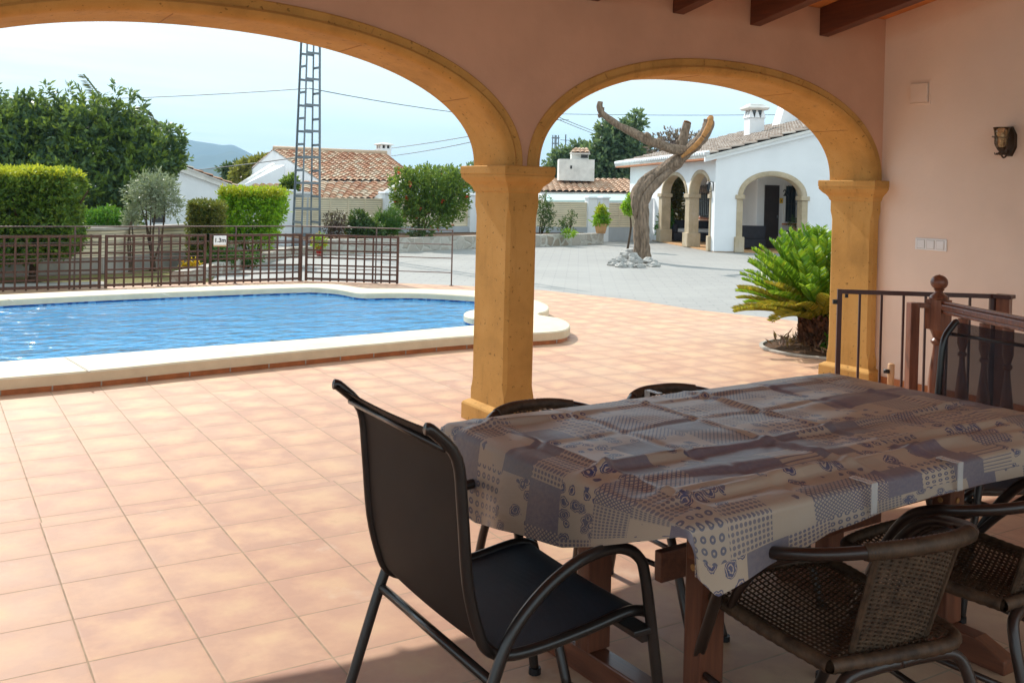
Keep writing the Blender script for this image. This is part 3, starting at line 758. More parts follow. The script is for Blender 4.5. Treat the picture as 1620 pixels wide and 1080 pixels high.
tr = tile_roof('roof_tiles', (-4.4, EAVE+.17, zc(EAVE+.17)+.055), (XW, EAVE+.17, zc(EAVE+.17)+.055), (XW, BACK, zc(BACK)+.055), (-4.4, BACK, zc(BACK)+.055), 'old_roof_tiles', None, .29, .4, .085, .05, .19); at_roof(tr)

# access cover, switch plate, wall lamp
def on_wall(px_, py_): return WX(px_, py_, XW)
a, b = on_wall(1440, 131), on_wall(1472, 165)
t = thing('access_cover', 'square painted access cover high on the pink wall', 'cover', (XW, (a[1]+b[1])/2, (a[2]+b[2])/2))
w2_, h2_ = abs(a[1]-b[1])/2, abs(a[2]-b[2])/2
fm = MB()
for y0, y1, z0, z1 in ((-w2_, w2_, h2_-.012, h2_), (-w2_, w2_, -h2_, -h2_+.012), (-w2_, -w2_+.012, -h2_+.012, h2_-.012), (w2_-.012, w2_, -h2_+.012, h2_-.012)): fm.box((-.006, y0, z0), (0, y1, z1))
fm.build('frame', 'blush_plaster', t)
MB().box((-.022, -w2_+.018, -h2_+.018), (-.006, w2_-.018, h2_-.018)).build('lid', 'blush_plaster', t)
a, b = on_wall(1449, 377), on_wall(1498, 397); c_ = (a+b)/2
t = thing('switch_plate', 'white triple light switch plate on the pink wall', 'light switch', (XW, c_[1], c_[2]))
w2_, h2_ = abs(a[1]-b[1])/2, .046
MB().box((-.009, -w2_, -h2_), (0, w2_, h2_)).build('plate', 'white_plastic', t, bevel=.004)
for k in (-1, 0, 1):
    s_ = .62*w2_*k
    f_ = MB().box((-.013, s_-.031, -.031), (-.0091, s_+.031, .031)).build('switch', 'white_plastic', t, bevel=.002)
    q = MB(); 
    for (y0, y1, z0, z1) in ((s_-.033, s_+.033, .0315, .0335), (s_-.033, s_+.033, -.0335, -.0315), (s_-.0335, s_-.0315, -.033, .033), (s_+.0315, s_+.0335, -.033, .033)): q.box((-.0105, y0, z0), (-.0092, y1, z1))
    q.build('switch_gap', 'concrete_cap', f_)
p = on_wall(1598, 224)
t = thing('wall_lamp', 'bronze wall lamp with a glass cup on the pink wall', 'wall lamp', (XW, p[1], p[2]))
bp = MB(); pts = [(.052*math.sin(2*PI*k/8+PI/8)*1.0, .105*math.cos(2*PI*k/8+PI/8)*1.05) for k in range(8)]
bp.add([(-.025, y, z) for y, z in pts]+[(0, y*1.12, z*1.06) for y, z in pts], [tuple(range(8)), tuple(range(15, 7, -1))]+[(k, 8+k, 8+(k+1) % 8, (k+1) % 8) for k in range(8)])
bp.build('backplate', 'bronze_iron', t, bevel=.003)
mb = MB().tube([(-.02, 0, -.06), (-.045, .0, -.105), (-.075, 0, -.118), (-.10, 0, -.10), (-.105, 0, -.075)], .0065, 8, smooth=5)
mb.lathe([(.004, -.105), (.020, -.098), (.026, -.088), (.014, -.078), (.024, -.066), (.030, -.052), (.022, -.048)], 14, (-.105, 0, 0))
for k in range(5):
    a_ = 2*PI*k/5; mb.tube([(-.105+.015*math.cos(a_), .015*math.sin(a_), -.085), (-.105+.04*math.cos(a_), .04*math.sin(a_), -.098), (-.105+.045*math.cos(a_), .045*math.sin(a_), -.084)], .004, 6, smooth=3)
mb.build('arm', 'bronze_iron', t, True)
sh = MB(); pr = [(.026, -.05), (.040, -.03), (.046, 0), (.046, .03), (.049, .065), (.057, .095)]
n = 20; vs = [(-.105+r*math.cos(2*PI*k/n), r*math.sin(2*PI*k/n), z) for r, z in pr for k in range(n)]
vs += [(-.105+(r-.003)*math.cos(2*PI*k/n), (r-.003)*math.sin(2*PI*k/n), z) for r, z in pr[::-1] for k in range(n)]
sh.add(vs, [(i*n+k, i*n+(k+1) % n, (i+1)*n+(k+1) % n, (i+1)*n+k) for i in range(11) for k in range(n)])
sh.build('glass_shade', 'amber_glass', t, True)
mb = MB(); mb.tube([(-.105+.050*math.cos(2*PI*k/20), .050*math.sin(2*PI*k/20), .022) for k in range(21)], .003, 6)
for s_ in (-1, 1): mb.tube([(-.105, s_*.028, -.06), (-.105, s_*.05, -.02), (-.105, s_*.052, .02), (-.105, s_*.066, .034), (-.105, s_*.072, .026)], .0028, 6, smooth=4)
mb.tube([(-.133, 0, -.06), (-.155, 0, -.02), (-.157, 0, .02), (-.171, 0, .034), (-.177, 0, .026)], .0028, 6, smooth=4)
mb.build('cage', 'bronze_iron', t, True)
MB().lathe([(.008, -.05), (.012, -.04), (.012, .0), (.018, .02), (.016, .045), (.004, .058)], 12, (-.105, 0, 0)).build('bulb', 'white_plastic', t, True)

# ================================================================ stair railing, gate and post
A_, B_ = Vector((5.20, 4.32, 0)), Vector((6.02, 3.72, 0)); e_ = (B_-A_).normalized()
g = thing('stair_gate', 'brown metal stair gate with upright bars and latch', 'gate', A_, math.atan2(e_.y, e_.x)); Lg = (B_-A_).length
mb = MB(); mb.box((0, -.012, .04), (.03, .012, .90)); mb.box((Lg-.04, -.014, .04), (Lg, .014, .90)); mb.box((.03, -.011, .87), (Lg-.04, .011, .899)); mb.box((.03, -.011, .06), (Lg-.04, .011, .09)); mb.build('frame', 'brown_metal', g, bevel=.002)
for k in range(1, 7): MB().box((.005+k*Lg/7.2-.007, -.007, .091), (.005+k*Lg/7.2+.007, .007, .869)).build('bar', 'brown_metal', g)
MB().box((-.028, -.01, .80), (0, .01, .83)).build('latch', 'black_iron', g); MB().box((.05, -.006, .845), (.07, .006, .868)).build('stop', 'black_iron', g)
P_ = G(1589, 466, .90); P_ = A_+e_*((Vector(P_)-A_).length) if False else Vector((P_[0], P_[1], 0))
t = thing('gate_post', 'brown square gate post with a dark cap near the wall', 'post', (P_.x, P_.y, 0), .3)
MB().box((-.04, -.04, 0), (.04, .04, .875)).build('shaft', 'stair_wood', t, bevel=.003)
MB().box((-.055, -.055, .8755), (.055, .055, .90)).build('cap', 'brown_metal', t, bevel=.003)
# turned banister
bz = thing('banister', 'dark turned wood banister with a ball topped newel post', 'banister', (5.43, 3.73, 0))
Nn = Vector((0, 0, 0))
mb = MB(); mb.box((-.055, -.055, .70), (.055, .055, .885))
NP = [(.052, .0), (.052, .09), (.046, .10), (.05, .115), (.036, .13), (.030, .15), (.040, .22), (.048, .30), (.050, .36), (.042, .46), (.030, .55), (.026, .60), (.040, .615), (.040, .63), (.028, .645), (.045, .69), (.053, .70)]
mb.lathe(NP, 20); mb.lathe([(.055, .885), (.058, .895), (.050, .91), (.030, .925), (.022, .935), (.034, .95)], 20)
o = mb.build('newel_post', 'stair_wood', bz); autosmooth(o, 35)
MB().lathe([(.004, .945)]+[(.052*math.sin(a_), .992-.047*math.cos(a_)) for a_ in np.linspace(.35, PI-.12, 12)]+[(.003, 1.041)], 20).build('ball_finial', 'stair_wood', bz, True)
hd = Vector((-.40, -.91, 0)).normalized()
def hp(s, z): return Nn+hd*s+Vector((0, 0, z))
mb = MB(); mb.bar(hp(.05, .845), hp(2.6, .845), .055, .035); mb.bar(hp(.05, .815), hp(2.6, .815), .038, .022); mb.bar(hp(.05, .872), hp(2.6, .872), .034, .02)
mb.build('handrail', 'stair_wood', bz, bevel=.006)
BP = [(.03, .0), (.03, .14), (.022, .15), (.028, .165), (.02, .18), (.034, .27), (.038, .33), (.028, .43), (.017, .53), (.015, .57), (.026, .58), (.026, .595), (.016, .605), (.03, .65), (.03, .80)]
for k in range(1, 12):
    c_ = hp(.05+k*.21, 0); o = MB().lathe(BP, 14, c_).build('baluster', 'stair_wood', bz); autosmooth(o, 35)
mb = MB(); vd = Vector((-.75, .66, 0)).normalized()
q = vd*.15; mb.bar((q.x, q.y, 0), (q.x, q.y, .86), .06, .06, (hd.x, hd.y, 0)); mb.bar((vd.x*.13, vd.y*.13, .845), (vd.x*.05, vd.y*.05, .845), .05, .03)
mb.build('side_post', 'stair_wood', bz, bevel=.004)
pz = WX(1410, 575, 6.5)
t = thing('wooden_stake', 'short pale wooden stake with a black knob beside the gate', 'stake', (6.5, pz[1], 0))
MB().lathe([(.026, 0), (.026, pz[2]-.004), (.022, pz[2])], 14).build('stick', 'pale_wood', t, True)
MB().tube([(-.02, .0, pz[2]-.06), (-.05, .03, pz[2]-.06)], .017, 10).build('knob', 'black_iron', t, True)

# ================================================================ dining table and cloth
TX0, TX1, TY0, TY1, TZ = 1.44, 3.32, 1.615, 2.70, .755
tcx, tcy = (TX0+TX1)/2, (TY0+TY1)/2
TROT = .045
tcy += .028
tb = thing('dining_table', 'dark red wooden trestle dining table under the patchwork cloth', 'table', (tcx, tcy, 0), TROT)
hx, hy = (TX1-TX0)/2, (TY1-TY0)/2
MB().box((-hx, -hy, TZ-.03), (hx, hy, TZ)).build('tabletop', 'table_wood_long', tb, bevel=.008)
for sx in (-1, 1):
    x = sx*.57
    ft = MB(); yl = .46
    pts = [(-yl, 0), (-yl, .045), (-yl+.10, .085), (yl-.10, .085), (yl, .045), (yl, 0)]
    ft.add([(x+dx, y, z) for dx in (-.035, .035) for y, z in pts], [(5, 4, 3, 2, 1, 0), (6, 7, 8, 9, 10, 11)]+[(k, (k+1) % 6, 6+(k+1) % 6, 6+k) for k in range(6)])
    ft.build('foot_beam', 'table_wood_long', tb, bevel=.005)
    for sy in (-1, 1):
        y = sy*.235
        lg = MB().box((x-.045, y-.032, .0855), (x+.045, y+.032, TZ-.031)).build('leg', 'table_wood', tb, bevel=.005)
        for z in (.56, .50): MB().tube([(x+.0, y-.033, z), (x+.0, y-.0355, z)], .009, 12).build('bolt', 'cut_wood', lg)
        for z in (.50, .555): MB().tube([(x-.0455, y, z), (x-.0485, y, z)], .009, 12).build('bolt', 'cut_wood', lg)
    MB().box((x-.02, -.42, TZ-.10), (x+.02, .42, TZ-.032)).build('cross_rail', 'table_wood_long', tb, bevel=.004)
for y in (-.0, ):
    MB().box((-.524, -.016, .36), (.524, .016, .45)).build('stretcher', 'table_wood_long', tb, bevel=.004)
for sy in (-1, 1): MB().box((-hx+.08, sy*(hy-.07)-.015, TZ-.11), (hx-.08, sy*(hy-.07)+.015, TZ-.0305)).build('apron', 'table_wood_long', tb, bevel=.003)

def build_cloth():
    dl, dr, df, db = .235, .2, .15, .16; st = .0115
    S = np.arange(-dl, 2*hx+dr+st, st); T = np.arange(-df, 2*hy+db+st, st)
    P = np.zeros((len(T), len(S), 3)); UV = np.zeros((len(T), len(S), 2))
    ls = [.10, .41, .73, 1.02, 1.36, 1.66]; lt = [.13, .42, .70, .96]
    RR = np.random.default_rng(3); amp_s = RR.uniform(.3, 1, (6, 12)); 
    for j, t in enumerate(T):
        for i, s in enumerate(S):
            a = s if s < 0 else (s-2*hx if s > 2*hx else 0.); b = t if t < 0 else (t-2*hy if t > 2*hy else 0.)
            x, y = min(max(s, 0), 2*hx), min(max(t, 0), 2*hy)
            dr_ = math.hypot(a, b)
            n1 = mnoise.noise(Vector((s*2.2, t*6.5, 1.))); n2 = mnoise.noise(Vector((s*7, t*9, 4.)))
            z = 0.
            for k, l in enumerate(ls):
                dd = abs(s-l+.006*n1); sg = (1, -.5, .8, 1, -.4, .7)[k]*(.55+.6*mnoise.noise(Vector((k*3.1, t*2.3, 0))))
                z += sg*.020*max(0, 1-dd/.024)
            for k, l in enumerate(lt):
                dd = abs(t-l+.006*n2); sg = (.9, 1, -.4, .8)[k]*(.6+.9*mnoise.noise(Vector((s*1.9, k*5.2, 0))))
                z += sg*.022*max(0, 1-dd/.026)
            # long loose wrinkles near the front edge
            wf = math.exp(-((t-.16)/.17)**2); z += wf*.020*max(0, math.sin(t*44+n1*3.2+s*3.1))*(.6+.6*mnoise.noise(Vector((s*1.7, 7, 2))))
            z += .008*n1+.005*n2+.008
            edge = min(x, 2*hx-x, y, 2*hy-y); 
            if s < 0: a = s*float(np.interp(t, [-.01, .02, .14, .29, .44, .62, .86, 1.1, 1.3], [.016, .02, .066, .125, .175, .195, .235, .20, .18]))/dl
            if t < 0: b = t*(float(np.interp(s, [0, .06, .15, .32, .45, .6, 3], [.10, .15, .13, .10, .075, .07, .065]))+.008*math.sin(s*5))/df
            dr_ = math.hypot(a, b)
            if dr_ == 0:
                z *= min(1, .18+edge/.11)
                r = .016
                zz = TZ+.004+max(z, -.002)
                if edge < r: zz -= r*(1-math.sqrt(max(0, 1-(1-edge/r)**2)))*.5
                P[j, i] = (x-hx, y-hy, zz)
            else:
                ux, uy = a/dr_, b/dr_
                per = s if abs(b) > abs(a) else t
                wave = math.sin(per*13+1.3+ux*2)*.5+math.sin(per*29+uy*3)*.28+.5*n1
                o = .008+min(1, dr_/.06)*.006+(.018*wave+.014)*min(1, dr_/.16)
                corner = min(abs(a), abs(b))/max(1e-6, max(abs(a), abs(b)))
                if a and b:
                    th = math.atan2(abs(b), abs(a)); o += .035*math.sin(2*th)*min(1, dr_/.12)*(1 if (a < 0 and b < 0) else .8)
                dz = dr_*(1-.02*wave)
                P[j, i] = (x-hx+ux*o, y-hy+uy*o, TZ-.004-dz+.004*(1-min(1, dr_/.02)))
            UV[j, i] = (s+.31, t+.22)
    o = grid_mesh('tablecloth', P, 'patchwork_oilcloth', None, UV)
    o.location = (tcx, tcy, 0); o.rotation_euler = (0, 0, TROT)
    tag(o, 'creased blue and cream patchwork oilcloth covering the table', 'tablecloth')
build_cloth()
# cloth clips
def clip(x, y, rz, label):
    t = thing('cloth_clip', label, 'clip', (x, y, TZ), rz, 'clear clips holding the tablecloth')
    mb = MB().box((-.012, -.016, .016), (.012, .05, .0185)).box((-.012, -.019, -.06), (.012, -.0165, .0185)).box((-.012, -.0164, -.06), (.012, .03, -.0575))
    mb.build('clamp', 'clear_plastic', t)
cl1 = G(1352, 765, TZ); cl2 = G(1478, 730, TZ)
tsl = lambda x: (x-tcx)*TROT+.028
clip(cl1[0], TY0-.018+tsl(cl1[0]), TROT, 'clear clip on the front cloth edge above the near wicker chair')
clip(cl2[0], TY0-.018+tsl(cl2[0]), TROT, 'clear clip on the front cloth edge toward the sling chair by the banister')
cl3 = G(1044, 630, TZ)
clip(cl3[0], TY1+.018+tsl(cl3[0]), PI+TROT, 'clear clip on the back cloth edge between the two half hidden wicker chairs')

# ================================================================ sling chairs
def sling_chair(label, loc, rz, sheer):
    t = thing('sling_chair', label, 'chair', loc, rz, 'black mesh sling chairs')
    side = [(-.198, .965), (-.178, .955), (-.118, .89), (-.100, .77), (-.082, .60), (-.052, .485), (-.025, .437), (.025, .412), (.11, .408), (.25, .42), (.38, .437), (.435, .43), (.46, .415)]
    for sy in (-1, 1):
        MB().tube([(x, sy*.270, z) for x, z in side], .0140, 10, smooth=4).build('side_rail', 'chair_metal', t, True)
        leg = [(-.155, 0), (-.09, .20), (-.025, .395), (.02, .485), (.10, .56), (.19, .608), (.27, .625), (.335, .62), (.385, .59), (.41, .53), (.455, .28), (.50, 0)]
        MB().tube([(x, sy*.308, z) for x, z in leg], .0145, 10, smooth=5, flat=1.).build('leg', 'chair_metal', t, True)
        for x_ in (-.154, .499): MB().lathe([(.019, 0), (.019, .02)], 10, (x_, sy*.308, 0)).build('foot_cap', 'black_iron', t)
    MB().tube([(-.03, -.308, .375), (-.03, .308, .375)], .0125, 10).build('rear_bar', 'chair_metal', t, True)
    MB().bar((.415, -.308, .385), (.415, .308, .385), .022, .035).build('front_bar', 'chair_metal', t, bevel=.004)
    MB().bar((.40, -.318, .40), (.40, .318, .40), .06, .016).build('seat_bar', 'chair_metal', t, bevel=.003)
    MB().tube([(-.150, -.270, .915), (-.150, .270, .915)], .008, 10).build('top_bar', 'chair_metal', t, True)
    # fabric: swept along the side profile, hung slightly slack
    mb = MB(); mb.tube([(x, 0, z) for x, z in side], .001, 3, smooth=4)
    pts = []
    for i in range(0, len(mb.v), 3): pts.append((sum(mb.v[i+k][0] for k in range(3))/3, sum(mb.v[i+k][2] for k in range(3))/3))
    def sheet(sl, name, mat, off):
        pp = pts[sl]; P = np.zeros((2*len(pp), 13, 3)); rows = []
        for side_, th in ((0, .0015), (1, -.0015)):
            for i, (x, z) in enumerate(pp if side_ == 0 else pp[::-1]):
                k = i if side_ == 0 else len(pp)-1-i
                a_, b_ = pp[max(k-1, 0)], pp[min(k+1, len(pp)-1)]
                tx, tz = b_[0]-a_[0], b_[1]-a_[1]; l = math.hypot(tx, tz); nx, nz = tz/l, -tx/l
                row = []
                for y in np.linspace(-.268, .268, 13):
                    sag = .007*(1-(y/.268)**2)
                    row.append((x+nx*(sag+th), y, z+nz*(sag+th)))
                rows.append(row)
        grid_mesh(name, np.array(rows), mat, t)
    m = [i for i, p in enumerate(pts) if p[1] < .43][0]
    sheet(slice(1, m+1), 'backrest', 'sling_sheer' if sheer else 'sling_brown', 0)
    sheet(slice(m, len(pts)-3), 'seat', 'sling_black', 0)
    return t
sling_chair('black mesh sling chair at the near end of the table beside the pool', (1.150, 2.17, 0), .01, False)
sling_chair('black mesh sling chair at the far end of the table in front of the banister', (3.70, 2.34, 0), PI-.06, True)

# ================================================================ wicker armchairs
def woven(mb, corner, du, dv, lu, lv, nu, nv, amp, wd, bulge=0., bn=None):
    """weft ribbons along du over and under warps spaced along it"""
    du, dv = Vector(du), Vector(dv); nn = du.cross(dv).normalized()
    for j in range(nv):
        v = (j+.5)/nv; seg = nu*2
        lo, hi = [], []
        for i in range(seg+1):
            u = i/seg
            h = amp*math.sin(PI*i+PI*j+PI/2) if i % 2 == 0 else 0
            h = amp*math.cos(PI*(i/2+j))
            L, x0 = lu(v)
            p = corner(u, v)+nn*h
            lo.append(p-dv*wd/2); hi.append(p+dv*wd/2)
        mb.add(lo+hi, [(i, i+1, seg+1+i+1, seg+1+i) for i in range(seg)])
def wicker_chair(label, loc, rz):
    t = thing('wicker_chair', label, 'chair', loc, rz, 'low wicker armchairs round the table')
    half = [(-.25, .31, 0), (-.262, .20, .25), (-.284, .08, .49), (-.297, .0, .60), (-.30, -.07, .642), (-.285, -.15, .662), (-.235, -.235, .682), (-.15, -.30, .70), (-.055, -.325, .707)]
    pts = half+[(-x, y, z) for x, y, z in half[::-1]]
    MB().tube(pts, .0155, 10, smooth=5).build('arm_frame', 'wicker_frame', t, True)
    for sx in (-1, 1):
        MB().tube([(sx*.225, -.335, 0), (sx*.218, -.30, .20), (sx*.208, -.265, .33), (sx*.175, -.245, .385), (sx*.08, -.24, .395), (0, -.24, .395)], .0155, 10, smooth=5).build('rear_leg', 'wicker_frame', t, True)
        MB().tube([(sx*.258, .205, .22), (sx*.22, -.30, .21)], .0095, 8).build('stretcher', 'wicker_frame', t, True)
        MB().tube([(sx*.235, .10, .425), (sx*.255, .04, .50), (sx*.270, -.06, .595), (sx*.262, -.165, .655)], .0115, 8, smooth=5).build('arm_brace', 'wicker_frame', t, True)
        for x_, y_ in ((sx*.25, .31), (sx*.225, -.335)): MB().lathe([(.018, 0), (.018, .018)], 10, (x_, y_, 0)).build('foot_cap', 'black_iron', t)
    # wrapped back rail: coils
    back = [(-.165, -.288, .697), (-.12, -.309, .703), (-.055, -.325, .707), (.055, -.325, .707), (.12, -.309, .703), (.165, -.288, .697)]
    mb = MB(); mb.tube(back, .0195, 12, smooth=14)
    n = 12
    for i in range(len(mb.v)):      # ridge every coil
        pass
    rows = len(mb.v)//n
    for r in range(rows):
        c = np.mean(np.array(mb.v[r*n:(r+1)*n]), 0); k = 1.08 if r % 2 else .95
        for q in range(n): mb.v[r*n+q] = tuple(c+(np.array(mb.v[r*n+q])-c)*k)
    mb.build('wrapped_rail', 'rattan', t, True)
    # seat rim, wrapped
    rim = [(-.20, -.225, .415), (-.225, .0, .42), (-.232, .20, .428), (-.20, .265, .43), (.0, .285, .43), (.20, .265, .43), (.232, .20, .428), (.225, 0, .42), (.20, -.225, .415), (0, -.24, .413), (-.20, -.225, .415)]
    mb = MB(); mb.tube(rim, .0175, 10, smooth=16, cap=False); n = 10
    for r in range(len(mb.v)//n):
        c = np.mean(np.array(mb.v[r*n:(r+1)*n]), 0); k = 1.07 if r % 2 else .96
        for q in range(n): mb.v[r*n+q] = tuple(c+(np.array(mb.v[r*n+q])-c)*k)
    mb.build('seat_rim', 'rattan_dark', t, True)
    mb = MB()
    def c_seat(u, v): 
        y = -.225+.485*v; hw = .205+.022*v; s = 4*u*(1-u)*4*v*(1-v)
        return Vector((-hw+2*hw*u, y, .426-.022*s+.004*v))
    woven(mb, c_seat, (1, 0, 0), (0, 1, 0), lambda v: (0, 0), None, 20, 62, .0036, .0071)
    for i in range(1, 20):
        a_ = [c_seat(i/20, v) for v in np.linspace(0, 1, 8)]; mb.tube(a_, .0030, 5)
    mb.build('woven_seat', 'rattan_dark', t)
    mb = MB()
    def c_back(u, v):
        hw = .118+.012*v; x = -hw+2*hw*u; bow = .035*(1-(2*u-1)**2)
        y = -.195-.095*v-bow*(.25+.75*v); return Vector((x, y, .395+.308*v-.010*(2*u-1)**2))
    woven(mb, c_back, (1, 0, 0), (0, 0, 1), lambda v: (0, 0), None, 13, 52, .0036, .0053)
    for i in range(0, 14):
        a_ = [c_back(i/13, v) for v in np.linspace(0, 1, 8)]; mb.tube(a_, .0030 if 0 < i < 13 else .008, 6)
    mb.build('woven_back', 'rattan', t)
    return t
wc = wicker_chair('wicker armchair nearest the camera at the front table edge', (2.03, 1.69, 0), -.12)
dup(wc, (2.68, 1.73, 0), .05, 'wicker armchair beside the nearest one and cut by the photo edge')
dup(wc, (1.93, 2.66, 0), PI, 'wicker armchair behind the table just in front of the stone pillar')
dup(wc, (2.57, 2.68, 0), PI+.03, 'wicker armchair behind the table showing only its rail right of the pillar')

# ================================================================ trellis and pool fence
def fy(x): return 14.35+.083*(x-.9)
def fx(pxx):
    Y = 14.5
    for _ in range(4): X = WY(pxx, 450, Y)[0]; Y = fy(X)
    return X
def trellis(a, b, label):
    a, b = Vector(a), Vector(b); e = b-a; L = e.length
    t = thing('trellis_panel', label, 'trellis', a, math.atan2(e.y, e.x), 'wooden trellis panels behind the pool')
    H_ = .755
    fr = MB(); s_ = .018
    fr.box((0, -s_, .01), (.036, s_, H_)); fr.box((L-.036, -s_, .01), (L, s_, H_)); fr.box((.036, -s_, H_-.036), (L-.036, s_, H_-.001)); fr.box((.036, -s_, .03), (L-.036, s_, .066))
    fr.build('frame', 'trellis_wood', t, bevel=.003)
    la = MB(); nv = int(round(L/.135)); nh = 6
    for i in range(1, nv): x = L*i/nv; la.box((x-.0125, -.016, .012), (x+.0125, -.002, H_+.003))
    for j in range(1, nh): z = .03+(H_-.05)*j/nh; la.box((.036, -.001, z-.0125), (L-.036, .013, z+.0125))
    la.build('lattice', 'trellis_wood', t)
xs = [(fx(165)-3.06, fx(165)-1.58), (fx(165)-1.53, fx(159)), (fx(165), fx(325)), (fx(330), fx(475))]
lb = ['brown trellis panel at the far left cut by the photo edge', 'brown trellis panel in front of the big square hedge', 'brown trellis panel in front of the olive sapling', 'brown trellis panel under the depth sign and lime green bush']
for (a, b), l in zip(xs, lb): trellis((a, fy(a), 0), (b, fy(b), 0), l)
e0, e1 = Vector((fx(481), fy(fx(481))-.03, 0)), Vector(G(630, 450)); trellis(e0, (e1.x, e1.y, 0), 'brown trellis panel turned to follow the pool corner in front of the red pot')
pf = thing('pool_fence', 'thin rusty metal rail fence running behind the trellis panels', 'fence', (4, 14.6, 0))
posts = [Vector((x, fy(x)+.045, 0)) for x in (-.9, fx(118), fx(251), fx(373), fx(478))]
e2 = Vector(G(714, 452)); e2.z = 0
posts += [posts[-1].lerp(e2, .49)+Vector((.03, .03, 0)), e2]
off_ = Vector((4, 14.6, 0))
for p in posts:
    q = p-off_; MB().tube([(q.x, q.y, 0), (q.x, q.y, .88)], .012, 8).lathe([(.035, 0), (.035, .008)], 10, (q.x, q.y, 0)).build('post', 'rust_metal', pf)
for z in (.87, .645, .43, .205):
    mb = MB()
    for a, b in zip(posts[:-1], posts[1:]): mb.tube([(a.x-off_.x, a.y-off_.y, z), (b.x-off_.x, b.y-off_.y, z)], .0075 if z < .8 else .010, 6)
    mb.build('rail', 'rust_metal', pf)
a, b = WY(338, 373, fy(fx(348))-.04), WY(358, 387.5, fy(fx(348))-.04)
t = thing('depth_sign', 'small white pool depth sign reading 1.3 m on the trellis', 'sign', ((a[0]+b[0])/2, a[1], (a[2]+b[2])/2), .08)
w_, h_ = (b[0]-a[0])/2, (a[2]-b[2])/2
MB().box((-w_, -.006, -h_), (w_, .006, h_)).build('plate', 'sign_white', t, bevel=.002)
MB().box((-w_, -.012, -h_-.022), (w_, .006, -h_-.001)).build('bracket', 'pale_wood', t)
cu = bpy.data.curves.new('lettering', 'FONT'); cu.body = '1.3m'; cu.size = .088; cu.align_x = 'CENTER'; cu.align_y = 'CENTER'; cu.extrude = .001; cu.offset = .002
fo = bpy.data.objects.new('lettering', cu); COL.objects.link(fo); fo.parent = t; fo.location = (0, -.0075, 0); fo.rotation_euler = (PI/2, 0, 0); cu.materials.append(MATS['ink_black'])
bpy.context.view_layer.update(); lm_ = bpy.data.meshes.new_from_object(fo.evaluated_get(bpy.context.evaluated_depsgraph_get())); lo_ = bpy.data.objects.new('lettering', lm_); COL.objects.link(lo_); lo_.parent = t; lo_.location = fo.location; lo_.rotation_euler = fo.rotation_euler; bpy.data.objects.remove(fo); lo_.name = 'lettering'

# ================================================================ garden walls
def poly_wall(name, label, pts, parts, cat='wall'):
    o0 = Vector((pts[0][0], pts[0][1], 0)); t = thing(name, label, cat, o0)
    for pname, mat, z0, z1, th, dy in parts:
        mb = MB(); P = np.array(pts)
        A = np.array(offs_open(P, th/2+dy)); B = np.array(offs_open(P, -th/2+dy))
        n = len(P); vs = [(x-o0.x, y-o0.y, z) for z in (z0, z1) for L_ in (A, B) for x, y in L_]
        f = []
        for i in range(n-1):
            f += [(i, i+1, 2*n+i+1, 2*n+i), (n+i+1, n+i, 3*n+i, 3*n+i+1), (2*n+i, 2*n+i+1, 3*n+i+1, 3*n+i), (i+1, i, n+i, n+i+1)]
        f += [(0, 2*n, 3*n, n), (n-1, 2*n-1, 4*n-1, 3*n-1)]
        mb.add(vs, f); mb.build(pname, mat, t)
    return t
def offs_open(P, k):
    out = []
    for i in range(len(P)):
        a = P[i]-P[i-1] if i else P[1]-P[0]; b = P[i+1]-P[i] if i < len(P)-1 else a
        t = a/np.linalg.norm(a)+b/np.linalg.norm(b); t /= np.linalg.norm(t); out.append(P[i]+np.array([t[1], -t[0]])*k)
    return out
poly_wall('garden_wall', 'low beige slatted garden wall behind the dry lawn', [(-8, 16.35), (-1, 16.55), (2.5, 16.95), (4.2, 18.4), (5.87, 19.9), (7.1, 22.4)],
          [('dado', 'dado_grey', -.02, .26, .22, .0), ('slat_panel', 'beige_slats', .262, .70, .12, 0), ('cap', 'concrete_cap', .702, .75, .20, 0)])
# stone edging of the flower bed
poly_wall('stone_edging', 'low rough stone edging curving round the flower bed', [(3.30, 14.95), (3.75, 15.6), (4.15, 16.3), (5.2, 17.9), (6.1, 19.3), (6.8, 20.4), (7.5, 20.75)], [('kerb', 'rubble_stone', -.02, .17, .20, 0)], 'kerb')
# raised planter
pl = [(7.55, 20.75), (8.8, 20.95), (10.02, 21.29), (11.3, 21.85), (12.58, 22.30), (14.92, 22.75), (17.5, 23.45)]
rp = poly_wall('stone_planter', 'long raised planter of rough stone along the perimeter wall', pl, [('stone_wall', 'rubble_stone', -.02, .315, .32, 0)], 'planter')
mb = MB(); bk = [(17.7, 24.6), (14, 25.1), (10.5, 24.6), (7.6, 23.4)]; q = pl+bk; mb.add([(x-pl[0][0], y-pl[0][1], .27) for x, y in q], [tuple(range(len(q)))]); mb.build('planting_soil', 'soil', rp)
